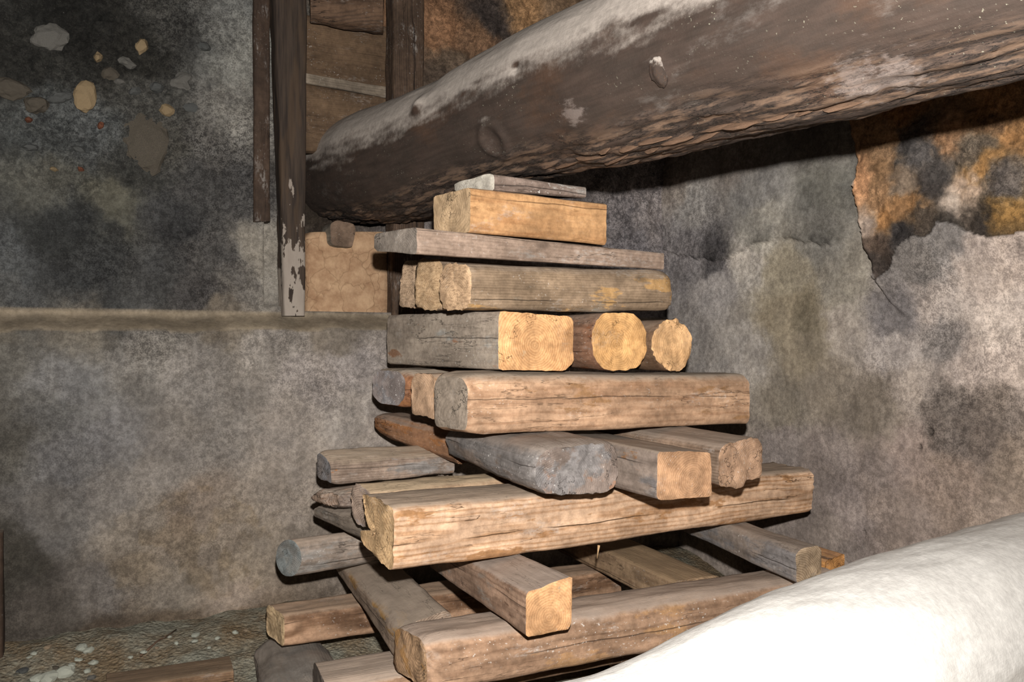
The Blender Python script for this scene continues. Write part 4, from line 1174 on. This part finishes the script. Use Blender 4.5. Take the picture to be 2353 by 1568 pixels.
stones = [(192,222,24,36,'tan'),(325,108,14,18,'tan'),(108,86,36,30,'pale'),(25,205,36,22,'brown'),(82,242,24,20,'brown'),(232,290,8,9,'red'),(185,390,8,7,'red'),
          (66,276,7,6,'red'),(252,172,20,16,'brown'),(385,255,18,14,'tan'),(338,332,52,66,'brown'),(420,190,26,22,'pale'),(290,145,20,12,'pale'),(140,225,26,12,'grey'),
          (226,132,10,12,'tan'),(440,250,18,16,'grey'),(360,200,16,12,'grey'),(125,390,10,6,'tan'),(275,190,12,8,'pale'),(70,340,20,8,'grey'),(180,345,16,10,'grey'),(310,210,14,10,'grey'),(470,110,14,12,'grey')]
for i, (x, y, rx, ry, k) in enumerate(stones):
    off = RECESS - 0.012
    p = on_wall(x, y, off)
    me = stone_mesh('stone', 100 + i, SM[k], 3 if rx > 20 else 2, 0.3)
    o = bpy.data.objects.new('stone', me); COL.objects.link(o)
    s = p[1] / FPX
    o.scale = (rx * s * 1.05, 0.022 + 0.1 * rx * s, ry * s)
    o.location = p
    o.rotation_euler = (0, 0.3 * math.sin(i * 2.3), -math.radians(62 - 90))
    bpy.context.view_layer.update()
    mw = o.matrix_world.copy(); o.parent = wall_left; o.matrix_world = mw

rg = random.Random(5)
spots = [(78,1504,6,'lime'),(68,1512,5,'lime'),(146,1508,13,'lime'),(140,1515,9,'lime'),(125,1522,10,'lime'),(100,1516,9,'earth'),(70,1522,10,'lime'),(60,1530,13,'lime'),
         (190,1492,11,'lime'),(203,1497,9,'lime'),(110,1490,7,'earth'),(105,1545,8,'lime'),(98,1543,6,'earth'),(125,1538,9,'brown'),(150,1550,16,'lime'),(110,1560,18,'lime'),
         (85,1563,14,'lime'),(40,1520,9,'lime'),(52,1545,10,'grey'),(180,1520,10,'lime'),(215,1525,9,'lime'),(200,1545,8,'lime'),(230,1540,7,'earth'),(210,1560,9,'pale'),
         (165,1530,8,'lime'),(450,1462,8,'lime'),(448,1475,6,'lime'),(500,1468,6,'lime'),(405,1480,5,'lime'),(330,1500,6,'lime'),(300,1512,5,'lime'),(360,1490,4,'earth'),
         (540,1455,6,'lime'),(565,1450,5,'earth'),(480,1490,4,'lime'),(270,1520,6,'lime'),(252,1500,5,'earth'),(390,1465,4,'lime')]
Lb = {'lime': 'pale lime', 'earth': 'brown earth', 'brown': 'dark brown', 'grey': 'grey', 'pale': 'pale grey'}
for i, (x, y, r, k) in enumerate(spots):
    Y = 2.7
    for _ in range(20):
        X = (x - CX) / FPX * Y
        zf = float(floor_z(np.array([X]), np.array([Y]))[0])
        Y = (EYE - zf) * FPX / (y - CY)
    X = (x - CX) / FPX * Y
    me = stone_mesh('rubble_stone', 200 + i, SM[k], 2, 0.28)
    o = bpy.data.objects.new('rubble_stone', me); COL.objects.link(o)
    s = r * Y / FPX * 1.1
    o.scale = (s * rg.uniform(0.9, 1.3), s * rg.uniform(0.8, 1.2), s * rg.uniform(0.55, 0.8))
    o.location = (X, Y, zf + s * 0.2)
    o.rotation_euler = (0, 0, rg.uniform(0, 6))
    size = 'larger lump' if r > 9 else ('small lump' if r > 6 else 'tiny crumb')
    place = ('in the far left corner of the floor' if x < 95 else 'in the heap left of the floor plank' if x < 240 else
             'behind the dark floor plank' if x < 340 else 'at the foot of the wall near the twig' if x < 430 else 'on the floor just left of the grey sleeper')
    tag(o, '%s of %s rubble %s' % (size, Lb[k], place), 'rubble', '%s %ss %s' % (Lb[k], size, place))

def tube(name, pts, r0, r1, mat, n=8, parent=None):
    pts = [np.array(p, float) for p in pts]
    V, F = [], []
    for i, p in enumerate(pts):
        d = pts[min(i + 1, len(pts) - 1)] - pts[max(i - 1, 0)]
        d /= np.linalg.norm(d)
        a = np.cross(d, [0.3, 0.2, 0.9]); a /= np.linalg.norm(a)
        b = np.cross(d, a)
        r = r0 + (r1 - r0) * i / (len(pts) - 1)
        for q in range(n):
            t = 2 * math.pi * q / n
            V.append(p + (a * math.cos(t) + b * math.sin(t)) * r)
    for i in range(len(pts) - 1):
        for q in range(n):
            F.append((i * n + q, i * n + (q + 1) % n, (i + 1) * n + (q + 1) % n, (i + 1) * n + q))
    F.append(list(range(n))[::-1]); F.append([(len(pts) - 1) * n + q for q in range(n)])
    return mesh_obj(name, V, F, [mat], parent)
def floor_pt(x, y, lift=0.004):
    Y = 2.7
    for _ in range(20):
        X = (x - CX) / FPX * Y
        zf = float(floor_z(np.array([X]), np.array([Y]))[0])
        Y = (EYE - zf) * FPX / (y - CY)
    return np.array([(x - CX) / FPX * Y, Y, zf + lift])
m_twig = W((0.09,0.06,0.04), (0.05,0.035,0.025), gam=0, dam=0)[0]
stub = wall_box('wooden_stub', -70, 9, 1225, 1660, 0.10, 0.04, m_post, prof='rect', amp=0.004, seed=60)
tag(stub, 'dark wooden stub against the wall at the left edge of the picture', 'post')
gb = [o for o in COL.objects if o.get('label', '').startswith('long golden')][0]
for x, y0, y1, Y in ((1374, 1254, 1284, 2.44),):
    sp = tube('splinter', [at(x + 2, y0, Y), at(x, (y0 + y1) / 2, Y + 0.004), at(x - 2, y1, Y)], 0.004, 0.001, gb.data.materials[1])
    mw = sp.matrix_world.copy(); sp.parent = gb; sp.matrix_parent_inverse = gb.matrix_world.inverted()
tw = tube('twig', [floor_pt(*p) for p in [(322,1512),(340,1496),(360,1478),(385,1464),(405,1450)]], 0.004, 0.002, m_twig)
tag(tw, 'thin dark twig lying on the floor near the wall', 'twig')
